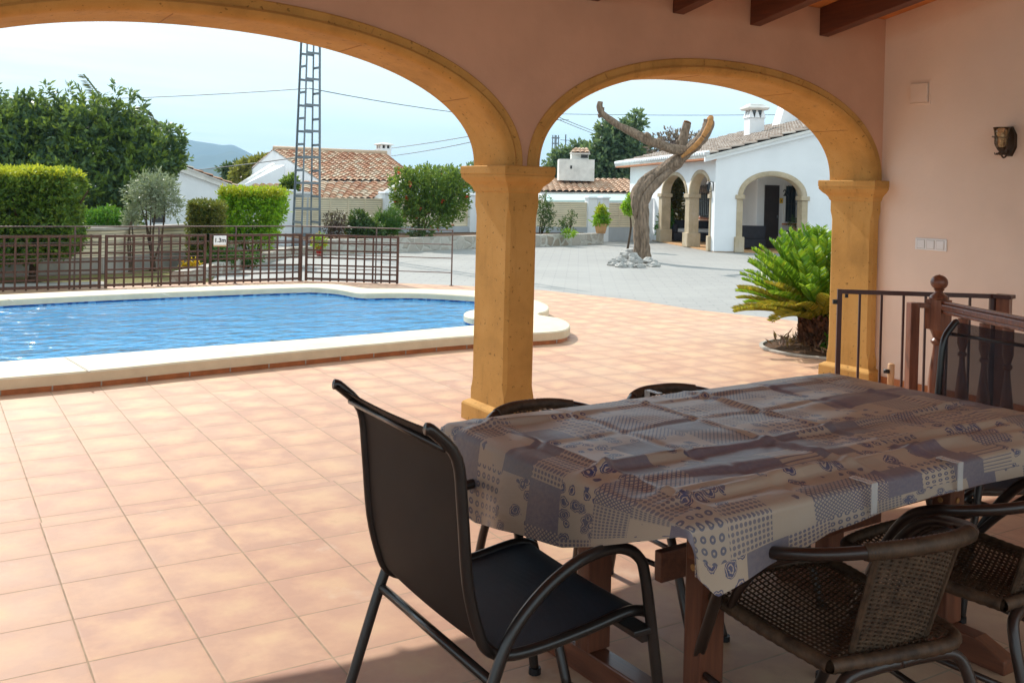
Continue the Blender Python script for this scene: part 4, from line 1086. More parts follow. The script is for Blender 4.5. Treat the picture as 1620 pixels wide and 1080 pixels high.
# perimeter wall with slatted infill
def perim(label, A, B, n, first_post=True, top=1.22, pw=.30):
    A, B = Vector(A), Vector(B); e = B-A; L = e.length
    t = thing('perimeter_wall', label, 'wall', A, math.atan2(e.y, e.x), 'white perimeter walls with beige slatted panels')
    MB().box((0, -.09, -.02), (L, .09, .44)).build('base_wall', 'grey_render', t)
    for i in range(n+1):
        x = L*i/n; MB().box((x-pw/2, -.14, -.02), (x+pw/2, .14, top+.14)).rectprof(x-pw/2, x+pw/2, -.14, .14, [(.03, top+.1405), (.03, top+.17), (0, top+.20)]).build('post', 'white_plaster', t)
    for i in range(n):
        x0, x1 = L*i/n+pw/2, L*(i+1)/n-pw/2
        MB().box((x0, -.02, .442), (x1, .02, top)).build('slat_panel', 'beige_slats', t)
        m = MB(); k = max(2, int((x1-x0)/.55))
        for j in range(k+1): x = x0+.02+(x1-x0-.04)*j/k; m.box((x-.016, -.035, .443), (x+.016, -.0205, top))
        for z in (.46, .83, top-.012): m.box((x0, -.033, z-.012), (x1, -.0206, z+.012))
        m.build('panel_frame', 'slat_beige', t)
perim('long perimeter wall with slatted panels behind the red flowered bush', (8.05, 24.2, 0), (14.1, 25.35, 0), 2)
perim('perimeter wall with slatted panels between the pillar and the dead stump', (14.5, 25.4, 0), (18.1, 24.75, 0), 1)
perim('perimeter wall with slatted panels running behind the dead stump', (18.55, 24.72, 0), (20.55, 24.95, 0), 1)
perim('perimeter wall with slatted panels seen through the arches of the villa', (20.2, 33.4, 0), (28.5, 29.6, 0), 3)
A_ = D(374, 380, 25.5); B_ = D(486, 380, 25.2)
t = thing('rendered_wall', 'plain pale grey rendered wall behind the pylon', 'wall', (A_[0], A_[1], 0), math.atan2(B_[1]-A_[1], B_[0]-A_[0]))
Lw = math.hypot(B_[0]-A_[0], B_[1]-A_[1]); MB().box((0, 0, -.1), (Lw, .25, zat(A_, 304))).build('render', 'grey_render', t); MB().box((-.02, -.02, zat(A_, 304)+.001), (Lw+.02, .27, zat(A_, 304)+.05)).build('cap', 'white_plaster', t)

# ================================================================ pylon and cables
pb = G(484, 394)
py_ = thing('pylon', 'tall grey lattice steel power pylon beside the planter', 'pylon', (pb[0], pb[1], 0), .12)
wb, wt_, HH = .245, .105, 9.
def half(z): return wb+(wt_-wb)*z/HH
for sx in (-1, 1):
    for sy in (-1, 1):
        m = MB(); 
        for k in range(6):
            z0, z1 = HH*k/6, HH*(k+1)/6; a0, a1 = half(z0), half(z1)
            m.bar((sx*a0, sy*a0, z0), (sx*a1, sy*a1, z1), .042, .010, (0, 1, 0)); m.bar((sx*(a0-.015), sy*(a0-.015), z0), (sx*(a1-.015), sy*(a1-.015), z1), .010, .042, (0, 1, 0))
        m.build('leg', 'galvanised', py_)
z = .35; k = 0
while z < HH-.1:
    a = half(z)
    for ax in (0, 1):
        for s_ in (-1, 1):
            m = MB(); zz = z+(.30 if ax else 0)
            if ax == 0: m.box((-a, s_*a-.006, zz-.028), (a, s_*a+.006, zz+.028))
            else: m.box((s_*a-.006, -a, zz-.028), (s_*a+.006, a, zz+.028))
            m.build('batten', 'galvanised', py_)
    z += .62
def cable(label, pts, r=.012, sag=.0):
    P = [Vector(p) for p in pts]; Q = []
    for a, b in zip(P[:-1], P[1:]):
        for i in range(12):
            s = i/12; p = a.lerp(b, s); p.z -= sag*4*s*(1-s); Q.append(p)
    Q.append(P[-1]); c = P[0]
    o = MB().tube([q-c for q in Q], r, 5).build('power_cable', 'cable_black'); o.location = c; tag(o, label, 'cable', 'overhead power cables')
ptop = lambda y: (pb[0], pb[1], zat(pb, y))
cable('overhead cable running left from the pylon above the big tree', [ptop(140), D(-120, 156, 34)], .011, .15)
cable('overhead cable running right from the pylon to the arch pillar', [ptop(140), D(900, 190, 40)], .011, .2)
cable('lower overhead cable crossing in front of the mountain', [ptop(247), D(150, 275, 60)], .014, .2)
cable('upper of two overhead cables rising over the tiled house', [D(540, 243, 46), D(800, 205, 38)], .016, .1)
cable('lower of two overhead cables rising over the tiled house', [D(600, 249, 46), D(800, 212, 37)], .016, .1)
cable('left one of the paired cables behind the dead branch', [D(880, 188, 40), D(1010, 234, 70)], .014, .1)
cable('right one of the paired cables behind the dead branch', [D(880, 184, 40), D(1010, 230, 71)], .014, .1)
cable('thin overhead cable passing behind the white chimney', [D(860, 180, 60), D(1330, 180, 60)], .018, .1)
pm = D(893, 300, 60); t = thing('antenna_mast', 'thin bare antenna mast above the neighbouring chimney house', 'mast', (pm[0], pm[1], 0))
MB().tube([(0, 0, 0), (0, 0, zat(pm, 213))], .035, 8).build('pole', 'cable_black', t); MB().tube([(-.4, 0, zat(pm, 222)), (.4, 0, zat(pm, 222))], .015, 6).build('crossarm', 'cable_black', t)
pm = D(877, 300, 75); t = thing('far_pylon', 'distant lattice pylon seen beside the stone pillar', 'pylon', (pm[0], pm[1], 0)); zt = zat(pm, 214)
m = MB()
for sx in (-1, 1):
    for sy in (-1, 1): m.bar((sx*.25, sy*.25, 0), (sx*.16, sy*.16, zt), .06, .06)
m.build('leg_frame', 'galvanised', t); m = MB()
for k in range(14): z = zt*(k+.5)/14; m.box((-.22, -.22, z-.05), (.22, .22, z+.05)) if k % 2 else m.box((-.19, -.24, z-.04), (.19, .24, z+.04))
m.build('lattice', 'galvanised', t)

# ================================================================ mountain
mp = [(-420, 300), (-200, 268), (0, 240), (120, 222), (210, 208), (265, 213), (290, 219), (312, 223), (335, 226), (352, 229), (368, 228), (385, 236), (402, 245), (420, 253), (440, 262), (462, 270), (520, 278), (620, 288), (760, 300), (900, 306)]
def mountain(name, label, prof, dep, depthm, seed):
    nx, ny = 240, 44; P = np.zeros((ny, nx, 3)); xs_ = np.linspace(prof[0][0], prof[-1][0], nx); ys_ = np.interp(xs_, [p[0] for p in prof], [p[1] for p in prof])
    for i in range(nx):
        ridge = D(xs_[i], ys_[i], dep); dirv = np.array([ridge[0], ridge[1]]); dirv /= np.linalg.norm(dirv)
        for j in range(ny):
            s = j/(ny-1)*1.5; k = s if s <= 1 else 1-(s-1)*1.2
            off = (s-1)*depthm; x, y = ridge[0]+dirv[0]*off, ridge[1]+dirv[1]*off
            n = mnoise.fractal(Vector((x/420+seed, y/420, 0)), .9, 2., 5)
            P[j, i] = (x, y, max(-5, (ridge[2])*k**1.25+n*55*math.sin(PI*min(1, k))*(1 if k < .999 else 0)))
    struct(grid_mesh(name, P, 'forest_slope'), label, 'mountain')
mountain('mountain', 'hazy blue mountain beyond the white houses', mp, 3000, 1300, 0)
mountain('hill', 'low wooded hill at the foot of the mountain', [(150, 300), (260, 285), (312, 268), (340, 262), (365, 275), (420, 286), (520, 295), (700, 303)], 1200, 500, 5)

# ================================================================ houses behind
def gable(name, label, dep, wallpx, roofpx, mat_w, mat_r): ...
# low white gabled house on the left
dp = 31
L0, R0 = D(120, 300, dp), D(379, 300, dp+3.2)
ex = Vector((R0[0]-L0[0], R0[1]-L0[1], 0)); Lx = ex.length; ang = math.atan2(ex.y, ex.x)
gh = thing('gabled_house', 'low white house with its plain gable end turned to the lawn', 'house', (L0[0], L0[1], 0), ang)
def lx(pxx): 
    # distance along the gable plane for a picture column
    r = ray(pxx, 300); o = np.array(L0[:2]); e = np.array([ex.x, ex.y])/Lx; n = np.array([-e[1], e[0]]); s_ = (o@n)/(r[:2]@n); return float((r[:2]*s_-o)@e)
def lz(pxx, y): 
    s_ = lx(pxx); e = np.array([ex.x, ex.y])/Lx; P = np.array(L0[:2])+e*s_; return zat((P[0], P[1]), y)
xr, zr = lx(255), lz(255, 250); xe, ze = lx(362), lz(362, 300); xe2, ze2 = lx(379), lz(379, 297)
sl_ = (zr-ze2)/(xe2-xr); wx0 = xr-(xe-xr)
gp = [(wx0, 0), (xe, 0), (xe, zr-sl_*(xe-xr)-.12), (xr, zr-.12), (wx0, zr-sl_*(xe-xr)-.12)]
prism_xz(gp, 0, 8, 'wall', 'white_plaster', gh)
vb = MB(); vb.add([(x, y, z) for y in (-.10, .0) for x, z in ((xr, zr-.02), (xe2, ze2), (xe2, ze2-.20), (xr, zr-.24))], [(0, 1, 2, 3), (7, 6, 5, 4), (0, 4, 5, 1), (1, 5, 6, 2), (2, 6, 7, 3), (3, 7, 4, 0)]); vb.build('verge', 'weathered_white', gh)
tile_roof('roof', (xe2, -.14, ze2), (xe2, 8.2, ze2), (xr, 8.2, zr), (xr, -.14, zr), 'old_roof_tiles', gh)
tile_roof('roof', (2*xr-xe2, 8.2, ze2), (2*xr-xe2, -.14, ze2), (xr, -.14, zr), (xr, 8.2, zr), 'old_roof_tiles', gh)
wn = MB().box((lx(241), -.03, lz(241, 352)), (lx(262), -.001, lz(262, 312))).build('window', 'dark_glass', gh); 
# house with the patchy tiled roof in the middle
dR, dE = 41., 35.
e_l, e_r = D(508, 287, dE), D(668, 288, dE); r_l, r_r = D(432, 237, dR), D(612, 245, dR)
th_ = thing('tiled_house', 'white house with a mottled orange tiled roof and small chimney', 'house', (e_l[0], e_l[1], 0)); o0 = np.array([e_l[0], e_l[1], 0])
tile_roof('roof', e_l-o0, e_r-o0, r_r-o0, r_l-o0, 'old_roof_tiles', th_, .21, .34, .05)
mb = MB()
def drop(P, z=0): return (P[0]-o0[0], P[1]-o0[1], z)
bk = .5*(r_l-e_l)
gl = [drop(e_l), drop(e_l, e_l[2]-.05), drop(r_l, r_l[2]-.05), drop(r_l+(r_l-e_l)*.9, e_l[2]), drop(r_l+(r_l-e_l)*.9)]
gr = [drop(e_r), drop(e_r, e_r[2]-.05), drop(r_r, r_r[2]-.05), drop(r_r+(r_r-e_r)*.9, e_r[2]), drop(r_r+(r_r-e_r)*.9)]
mb.add(gl+gr, [(0, 1, 2, 3, 4), (9, 8, 7, 6, 5), (0, 5, 6, 1), (3, 8, 9, 4)]); mb.build('wall', 'white_plaster', th_)
tile_roof('roof', r_r+(r_r-e_r)*.95*np.array([1, 1, -1])-o0, r_l+(r_l-e_l)*.95*np.array([1, 1, -1])-o0, r_l-o0, r_r-o0, 'old_roof_tiles', th_, .21, .34, .05)
mb = MB(); mb.tube([r_l-o0+np.array([0, 0, .06]), r_r-o0+np.array([0, 0, .06])], .11, 8); mb.build('ridge_tiles', 'old_roof_tiles', th_, True)
# lower front roof and its side wall
f_l, f_r = D(478, 318, 30.5), D(598, 316, 30.5); g_l, g_r = D(478, 288, 33.5), D(640, 289, 33.5)
tile_roof('lower_roof', f_l-o0, f_r-o0, g_r-o0, g_l-o0, 'old_roof_tiles', th_, .20, .34, .05)
mb = MB(); mb.add([drop(f_r), drop(f_r, f_r[2]-.04), drop(g_r, g_r[2]-.04), drop(g_r), drop(f_l), drop(f_l, f_l[2]-.04), drop(g_l, g_l[2]-.04), drop(g_l)], [(0, 1, 2, 3), (7, 6, 5, 4), (4, 5, 1, 0), (3, 2, 6, 7)]); mb.build('lower_wall', 'white_plaster', th_)
mb = MB(); mb.tube([f_r-o0, g_r-o0], .14, 8); mb.build('verge_tiles', 'weathered_white', th_, True)
# left wing: white wall dropping to a small roof
w_a, w_b = D(432, 262, 39), D(376, 297, 36); w_c = D(470, 297, 36)
w_d = w_a+(w_c-w_a)*np.array([1, 1, 0])*.5; off3 = np.array([.12, .28, 0])
fv = [drop(w_b), drop(w_b, w_b[2]), drop(w_a, w_a[2]), drop(w_d, w_a[2]), drop(w_d)]; bv = [tuple(np.array(v)+off3) for v in fv]
MB().add(fv+bv, [(4, 3, 2, 1, 0), (5, 6, 7, 8, 9)]+[(k, (k+1) % 5, 5+(k+1) % 5, 5+k) for k in range(5)]).build('wing_wall', 'white_plaster', th_)
mb = MB(); mb.tube([np.array(w_b)-o0, np.array(w_a)-o0], .12, 8); mb.build('wing_coping', 'weathered_white', th_, True)
k_l, k_r = D(392, 303, 32.5), D(476, 303, 32.5); m_l, m_r = D(400, 293.5, 35), D(478, 292, 35)
tile_roof('wing_roof', k_l-o0, k_r-o0, m_r-o0, m_l-o0, 'orange_roof_tiles', th_, .24, .40, .06)
def chimney(parent, P, w, z0, z1, o0):
    x, y = P[0]-o0[0], P[1]-o0[1]
    c = MB().box((x-w/2, y-w/2, z0), (x+w/2, y+w/2, z1-.42*w*1.2)).build('chimney', 'white_plaster', parent)
    zt = z1-.42*w*1.2
    m = MB()
    for sx in (-1, 0, 1):
        for sy in (-1, 0, 1):
            if sx or sy: m.box((x+sx*w*.42-w*.08, y+sy*w*.42-w*.08, zt+.001), (x+sx*w*.42+w*.08, y+sy*w*.42+w*.08, zt+w*.28))
    m.build('vent', 'white_plaster', c); MB().box((x-w*.35, y-w*.35, zt+.002), (x+w*.35, y+w*.35, zt+w*.27)).build('flue', 'dark_glass', c)
    MB().rectprof(x-w*.5, x+w*.5, y-w*.5, y+w*.5, [(.16*w, zt+w*.281), (.18*w, zt+w*.33), (.05*w, zt+w*.42), (-.30*w, zt+w*.50)]).build('chimney_cap', 'weathered_white', c)
pc = D(607, 240, 42); chimney(th_, pc, .50, r_r[2]-.5, zat(pc, 226), o0)
# neighbour with the big stepped chimney
dn = 38
c0 = D(860, 305, dn); nh_ = thing('chimney_house', 'neighbouring house with an orange roof and a huge weathered chimney block', 'house', (c0[0], c0[1], 0)); o1 = np.array([c0[0], c0[1], 0])
a_, b_, c_, d_ = D(850, 304, dn), D(1012, 306, dn), D(985, 284, dn+4), D(845, 283, dn+4)
tile_roof('roof', a_-o1, b_-o1, c_-o1, d_-o1, 'orange_roof_tiles', nh_, .26, .42, .06)
h_, i_ = D(1012, 306, dn), D(1060, 306, dn+6)
tile_roof('hip_roof', b_-o1, i_-o1, c_-o1+np.array([.05, .05, 0]), c_-o1, 'orange_roof_tiles', nh_, .26, .42, .06)
mb = MB(); P0, P1 = D(862, 305, dn+.4), D(1008, 306, dn+.4); mb.add([(P0[0]-o1[0], P0[1]-o1[1], 0), (P1[0]-o1[0], P1[1]-o1[1], 0), (P1[0]-o1[0], P1[1]-o1[1], P1[2]-.02), (P0[0]-o1[0], P0[1]-o1[1], P0[2]-.02)]+[(P[0]-o1[0]+2.2, P[1]-o1[1]+4, z) for P, z in ((P0, 0), (P1, 0), (P1, P1[2]), (P0, P0[2]))], [(0, 1, 2, 3), (7, 6, 5, 4), (0, 4, 5, 1), (1, 5, 6, 2), (3, 7, 4, 0), (2, 6, 7, 3)]); mb.build('wall', 'white_plaster', nh_)
def pxbox(name, mat, x0, x1, y0, y1, dep, thick, parent, o0, base=None):
    A, B = D(x0, y1, dep), D(x1, y1, dep); e = np.array([B[0]-A[0], B[1]-A[1], 0]); L_ = np.linalg.norm(e); e /= L_; n = np.array([-e[1], e[0], 0])
    zt, zb = D((x0+x1)/2, y0, dep)[2], (D((x0+x1)/2, y1, dep)[2] if base is None else base); A0 = np.array([A[0], A[1], 0])-o0
    vs = [A0+e*s*L_+n*t_*thick+np.array([0, 0, z]) for z in (zb, zt) for t_ in (0, 1) for s in (0, 1)]
    return MB().add(vs, [(0, 2, 3, 1), (4, 5, 7, 6), (0, 1, 5, 4), (2, 6, 7, 3), (0, 4, 6, 2), (1, 3, 7, 5)]).build(name, mat, parent)
pxbox('chimney_block', 'weathered_white', 884, 940, 252, 286, dn+2, 1.6, nh_, o1)
pxbox('chimney_stack', 'weathered_white', 904, 931, 240, 252.5, dn+2.3, .8, nh_, o1)
pxbox('chimney_opening', 'dark_glass', 919, 930, 244, 250, dn+2.27, .1, nh_, o1); pxbox('chimney_opening', 'dark_glass', 902, 905, 262, 267, dn+1.97, .1, nh_, o1)
s_a, s_b, s_c, s_d = D(901, 242, dn+2.1), D(934, 243, dn+2.1), D(930, 235, dn+2.6), D(909, 235, dn+2.6)
tile_roof('chimney_roof', s_a-o1, s_b-o1, s_c-o1, s_d-o1, 'orange_roof_tiles', nh_, .2, .3, .05)
a_, b_, c_, d_ = D(862, 317, 33), D(1012, 317, 33), D(1012, 308, 35), D(866, 307, 35)
t = thing('awning', 'pale teal awning strip under the orange neighbouring roof', 'awning', (a_[0], a_[1], 0)); o2 = np.array([a_[0], a_[1], 0]); dz_ = np.array([0, 0, .05])
MB().add([a_-o2, b_-o2, c_-o2, d_-o2]+[p-o2-dz_ for p in (a_, b_, c_, d_)], [(0, 1, 2, 3), (7, 6, 5, 4), (0, 4, 5, 1), (1, 5, 6, 2), (2, 6, 7, 3), (3, 7, 4, 0)]).build('cloth', 'teal_awning', t)
m = MB(); 
for p in (a_, b_): q = p-o2; m.tube([(q[0], q[1], 0), (q[0], q[1], q[2]-.05)], .03, 6)
m.build('support', 'galvanised', t)

# ================================================================ main villa wing on the right
HC = Vector((18.43, 19.5, 0)); HA = math.atan2(-.40, .917)       # local x runs along the front, local y along the arcade
vh = thing('arcaded_house', 'white villa wing with stone arches, brown tiled roof and chimney', 'house', HC, HA)
def villa_arch_wall(name, x0, x1, openings, z1, y0, y1, along_y=False, slope=0., mat='white_plaster'):
    """wall in local XZ (or YZ) with arched openings (a, b, spring, rise)"""
    poly = [(x0, 0)]
    for a, b, sp, ri in openings:
        poly += [(a, 0)]; c, r = (a+b)/2, (b-a)/2
        poly += [(c-r*math.cos(PI*i/24), sp+ri*math.sin(PI*i/24)) for i in range(25)]; poly += [(b, 0)]
    poly += [(x1, 0), (x1, z1+slope*(x1-x0)), (x0, z1)]
    bm = bmesh.new(); f = (lambda u, v, z: (v, u, z)) if along_y else (lambda u, v, z: (u, v, z))
    A = [bm.verts.new(f(u, y0, z)) for u, z in poly]; B = [bm.verts.new(f(u, y1, z)) for u, z in poly]; n = len(poly)
    f0 = bm.faces.new(A); f1 = bm.faces.new(B[::-1])
    for i in range(n): bm.faces.new((A[i], B[i], B[(i+1) % n], A[(i+1) % n]))
    bm.normal_update(); bmesh.ops.triangulate(bm, faces=[f0, f1], ngon_method='EAR_CLIP'); bmesh.ops.recalc_face_normals(bm, faces=bm.faces[:])
    me = bpy.data.meshes.new(name); bm.to_mesh(me); bm.free(); me.materials.append(MATS[mat]); o = bpy.data.objects.new(name, me); COL.objects.link(o); o.parent = vh; return o
def stone_arch(a, b, sp, ri, y0, y1, wd, along_y=False, parent=None):
    c, r = (a+b)/2, (b-a)/2; f = (lambda u, v, z: (v, u, z)) if along_y else (lambda u, v, z: (u, v, z))
    rows = []
    for ro, y in ((-.012, y1), (-.012, y0-.02), (.0, y0-.03), (wd, y0-.03), (wd, y0+.01)):
        rows.append([f(c-(r+ro)*math.cos(PI*i/28), y, sp+(ri+ro)*math.sin(PI*i/28)) for i in range(29)])
    o = grid_mesh('arch_surround', np.array(rows), 'pale_sandstone', parent or vh, None, False)
    return o
def jamb(a, b, y0, y1, h, along_y=False):
    m = MB(); g = (lambda lo, hi: m.box((lo[1], lo[0], lo[2]), (hi[1], hi[0], hi[2]))) if along_y else (lambda lo, hi: m.box(lo, hi))
    g((a, y0, .0), (b, y1, h-.12)); g((a-.04, y0-.04, h-.119), (b+.04, y1+.04, h)); g((a-.05, y0-.05, .0), (b+.05, y1+.05, .42))
    m.build('stone_pier', 'pale_sandstone', vh, bevel=.012)
ZW = 2.55; VS = .27
FA = (.78, 2.50, 1.56, .55)
villa_arch_wall('front_wall', .0, 8.0, [FA], ZW, .0, .28, False, VS)
stone_arch(*FA, .0, .28, .13)
jamb(.62, .79, -.03, .29, 1.57); jamb(2.49, 2.66, -.03, .29, 1.57)
# arcade side
A1, A2 = (.40, 2.12, 1.56, .62), (2.50, 4.86, 1.56, .60)
A1, A2 = (.36, 2.10, 1.56, .60), (2.46, 4.86, 1.56, .58)
villa_arch_wall('side_wall', .285, 9.0, [A1, A2], ZW, .0, .26, True)
stone_arch(*A1, .0, .26, .10, True); stone_arch(*A2, .0, .26, .10, True)
jamb(2.085, 2.475, -.03, .27, 1.57, True); jamb(4.845, 5.2, -.03, .27, 1.57, True); jamb(.288, .375, -.03, .27, 1.57, True)
# inside of the porch
MB().box((2.0, 1.95, 0), (8, 2.1, 3.1)).build('back_wall', 'white_plaster', vh); MB().box((2.4, 2.101, 0), (2.55, 9.2, 3.1)).build('inner_wall', 'white_plaster', vh)
EA = (.50, 2.20, 1.50, .60); villa_arch_wall('end_wall', .262, 2.398, [EA], 2.6, 9.0, 9.2); stone_arch(*EA, 9.0, 9.2, .16)
jamb(2.19, 2.37, 8.95, 9.22, 1.5)
MB().box((.262, .282, 2.50), (2.398, 8.998, 2.56)).box((2.399, .282, 2.50), (7.9, 1.948, 2.56)).build('porch_ceiling', 'white_plaster', vh)
MB().box((.0, .0, -.011), (8, 9, .02)).build('porch_paving', 'terracotta_pot', vh)
def barred_window(x0, x1, z0, z1, y):
    w_ = MB().box((x0, y-.05, z0), (x1, y-.001, z1)).build('window', 'dark_glass', vh)
    MB().box((x0-.05, y-.06, z0-.05), (x0, y-.0, z1+.05)).box((x1, y-.06, z0-.05), (x1+.05, y-.0, z1+.05)).box((x0, y-.06, z1), (x1, y, z1+.05)).box(((x0+x1)/2-.03, y-.065, z0), ((x0+x1)/2+.03, y-.0505, z1)).build('frame', 'white_plastic', w_)
    m = MB()
    for k in range(6): x = x0+(x1-x0)*(k+.5)/6; m.box((x-.009, y-.13, z0-.03), (x+.009, y-.112, z1+.03))
    for z in (z0, (z0+z1)/2, z1): m.box((x0-.03, y-.134, z-.010), (x1+.03, y-.1301, z+.010))
    m.build('window_bars', 'black_iron', w_); MB().box((x0-.08, y-.16, z0-.10), (x1+.08, y-.001, z0-.055)).build('sill', 'terracotta_edge', w_)
barred_window(2.86, 3.50, .82, 1.86, 1.95)
sw = MB().box((2.34, 7.1, .80), (2.399, 8.2, 1.88)).build('window', 'dark_glass', vh)
m = MB()
for k in range(6): m.box((2.27, 7.1+.2*k+.03, .78), (2.286, 7.1+.2*k+.046, 1.90))
for z in (.82, 1.34, 1.86): m.box((2.265, 7.08, z-.01), (2.2695, 8.22, z+.01))
m.build('window_bars', 'black_iron', sw); MB().box((2.27, 7.0, .70), (2.399, 8.3, .76)).build('sill', 'terracotta_edge', sw)
dr = MB().box((2.22, 1.90, .02), (2.66, 1.949, 1.88)).build('door', 'dark_door', vh)
m = MB()
for k in range(5): m.box((2.30, 1.892, .20+k*.33), (2.58, 1.8995, .42+k*.33))
m.build('door_panel', 'dark_door', dr); MB().box((2.60, 1.87, .92), (2.63, 1.8995, 1.0)).build('handle', 'galvanised', dr)
# roof
ov = .34; er = lambda u: ZW+.16+VS*u
o_ = tile_roof('roof', (-ov, 10., er(-ov)), (-ov, -.14, er(-ov)), (8.4, -.14, er(8.4)), (8.4, 10., er(8.4)), 'grey_roof_tiles', vh, .21, .38, .055, .09)
m = MB()
for k in range(48):
    y = -.06+k*.211; m.tube([(-ov-.03, y, er(-ov)+.03), (-ov+.12, y, er(-ov)+.075)], .068, 8)
m.build('eave_tiles', 'white_plaster', vh, True)
m = MB(); m.add([(x, y, z) for y in (-.10, -.001) for x, z in ((-ov, er(-ov)-.05), (8.2, er(8.2)-.05), (8.2, er(8.2)-.20), (-ov, er(-ov)-.18))], [(0, 1, 2, 3), (7, 6, 5, 4), (0, 4, 5, 1), (1, 5, 6, 2), (2, 6, 7, 3), (3, 7, 4, 0)]); m.build('verge', 'white_plaster', vh)
MB().box((-ov+.02, -.06, er(-ov)-.12), (-.003, 9.9, er(-ov)-.055)).build('eave_soffit', 'terracotta_edge', vh)
u0, v0 = 3.15, 5.2
ch = MB().box((u0-.25, v0-.25, er(u0)-.4), (u0+.25, v0+.25, er(u0)+.56)).build('chimney', 'white_plaster', vh)
zc_ = er(u0)+.56; m = MB()
for sx in (-1, 0, 1):
    for sy in (-1, 0, 1):
        if sx or sy:
            x, y = u0+sx*.20, v0+sy*.20; m.add([(x-.085, y-.085, zc_), (x+.085, y-.085, zc_), (x+.085, y+.085, zc_), (x-.085, y+.085, zc_), (x-.02, y-.02, zc_+.25), (x+.02, y-.02, zc_+.25), (x+.02, y+.02, zc_+.25), (x-.02, y+.02, zc_+.25)][::1], [(0, 1, 5, 4), (1, 2, 6, 5), (2, 3, 7, 6), (3, 0, 4, 7), (4, 5, 6, 7)])
m.build('vent', 'white_plaster', ch); MB().box((u0-.19, v0-.19, zc_+.001), (u0+.19, v0+.19, zc_+.24)).build('flue', 'dark_glass', ch)
MB().rectprof(u0-.25, u0+.25, v0-.25, v0+.25, [(.07, zc_+.2515), (.12, zc_+.30), (.12, zc_+.34), (.05, zc_+.38), (-.05, zc_+.46), (-.18, zc_+.48)]).build('chimney_cap', 'weathered_white', ch)
u1, v1 = 5.3, 7.5
MB().add([(u1-.5, v1-.35, er(u1)-.3), (u1+.5, v1-.35, er(u1)-.3), (u1+.5, v1+.35, er(u1)-.3), (u1-.5, v1+.35, er(u1)-.3), (u1-.2, v1-.3, er(u1)+.75), (u1+.2, v1-.3, er(u1)+.75), (u1+.2, v1+.3, er(u1)+.75), (u1-.2, v1+.3, er(u1)+.75)], [(0, 1, 5, 4), (1, 2, 6, 5), (2, 3, 7, 6), (3, 0, 4, 7), (4, 5, 6, 7)]).build('chimney', 'white_plaster', vh)
Hm = Matrix.Translation(HC) @ Matrix.Rotation(HA, 4, 'Z')
def HW(x, y, z=0.): return Hm @ Vector((x, y, z))
# lantern, plate, furniture of the villa porch
p = HW(-.0, .16, 1.78); t = thing('wall_lantern', 'black iron lantern on the corner of the white villa', 'lantern', p, HA); t.scale = (.68, .68, .75)
m = MB().tube([(0, 0, .12), (-.10, 0, .18), (-.19, 0, .12), (-.20, 0, .10)], .012, 6, smooth=4).tube([(0, 0, -.12), (-.12, 0, -.20), (-.2, 0, -.16)], .010, 6, smooth=4); m.box((-.015, -.05, -.16), (-.001, .05, .16)); m.build('bracket', 'black_iron', t)
MB().lathe([(.03, -.16), (.055, -.14), (.095, .07), (.10, .08)], 6, (-.2, 0, 0)).build('glass', 'dark_glass', t)
MB().lathe([(.115, .081), (.07, .14), (.03, .17), (.02, .19), (.008, .24)], 6, (-.2, 0, 0)).lathe([(.02, -.20), (.06, -.165), (.06, -.161)], 6, (-.2, 0, 0)).build('cap', 'black_iron', t)
p = HW(2.74, 1.945, 1.43); t = thing('warning_plate', 'small yellow plate beside the villa door', 'sign', p, HA); MB().box((-.05, -.012, -.075), (.05, 0, .075)).build('plate', 'yellow_plate', t)
MB().add([(-.03, -.0135, -.03), (.03, -.0135, -.03), (0, -.0135, .03)], [(0, 1, 2)]).build('symbol', 'ink_black', t)
p = HW(2.80, 1.945, 1.70); t = thing('porch_lamp', 'small iron lamp beside the villa door', 'lamp', p, HA); MB().tube([(0, 0, 0), (0, -.12, .06), (0, -.18, -.02)], .014, 6, smooth=4).lathe([(.02, .0), (.07, -.10), (.075, -.11)], 10, (0, -.18, -.02)).build('arm', 'black_iron', t)
def sofa(label, x, y, w, d, rz=0, cushion=True):
    t = thing('wicker_sofa', label, 'sofa', HW(x, y, .02), HA+rz, 'dark wicker sofas on the villa porch')
    MB().box((-w/2, -d/2, .04), (w/2, d/2, .30)).build('base', 'dark_wicker', t, bevel=.02)
    MB().box((-w/2, d/2-.14, .301), (w/2, d/2, .68)).build('backrest', 'dark_wicker', t, bevel=.02)
    for s_ in (-1, 1): MB().box((s_*(w/2-.07)-.07, -d/2, .301), (s_*(w/2-.07)+.07, d/2-.141, .56)).build('armrest', 'dark_wicker', t, bevel=.02)
    MB().box((-w/2+.15, -d/2+.02, .302), (w/2-.15, d/2-.145, .42)).build('cushion', 'dark_wicker' if not cushion else 'grey_render', t, bevel=.03)
sofa('dark wicker sofa seen between the two villa columns', 1.25, 5.3, 1.7, .8, 0)
sofa('dark wicker sofa at the left inside the villa front arch', 1.55, 1.45, .75, .75, PI, False)
t = thing('porch_table', 'small dark table under the barred villa window', 'table', HW(3.0, 1.35, .02), HA); MB().box((-.35, -.2, .50), (.35, .2, .55)).build('tabletop', 'dark_wicker', t, bevel=.01)
for sx in (-1, 1):
    for sy in (-1, 1): MB().box((sx*.30-.025, sy*.15-.025, 0), (sx*.30+.025, sy*.15+.025, .4995)).build('leg', 'dark_wicker', t)
t = thing('potted_plant', 'little potted plant on the dark villa porch table', 'plant', HW(2.92, 1.3, .57), HA); MB().lathe([(.06, 0), (.085, .13), (.09, .14)], 14).build('pot', 'terracotta_pot', t)
blob(60, [(0, 0, .22, .14, .14, .10)], 'foliage', 'leaf_dark', t, .07, .03, 5)
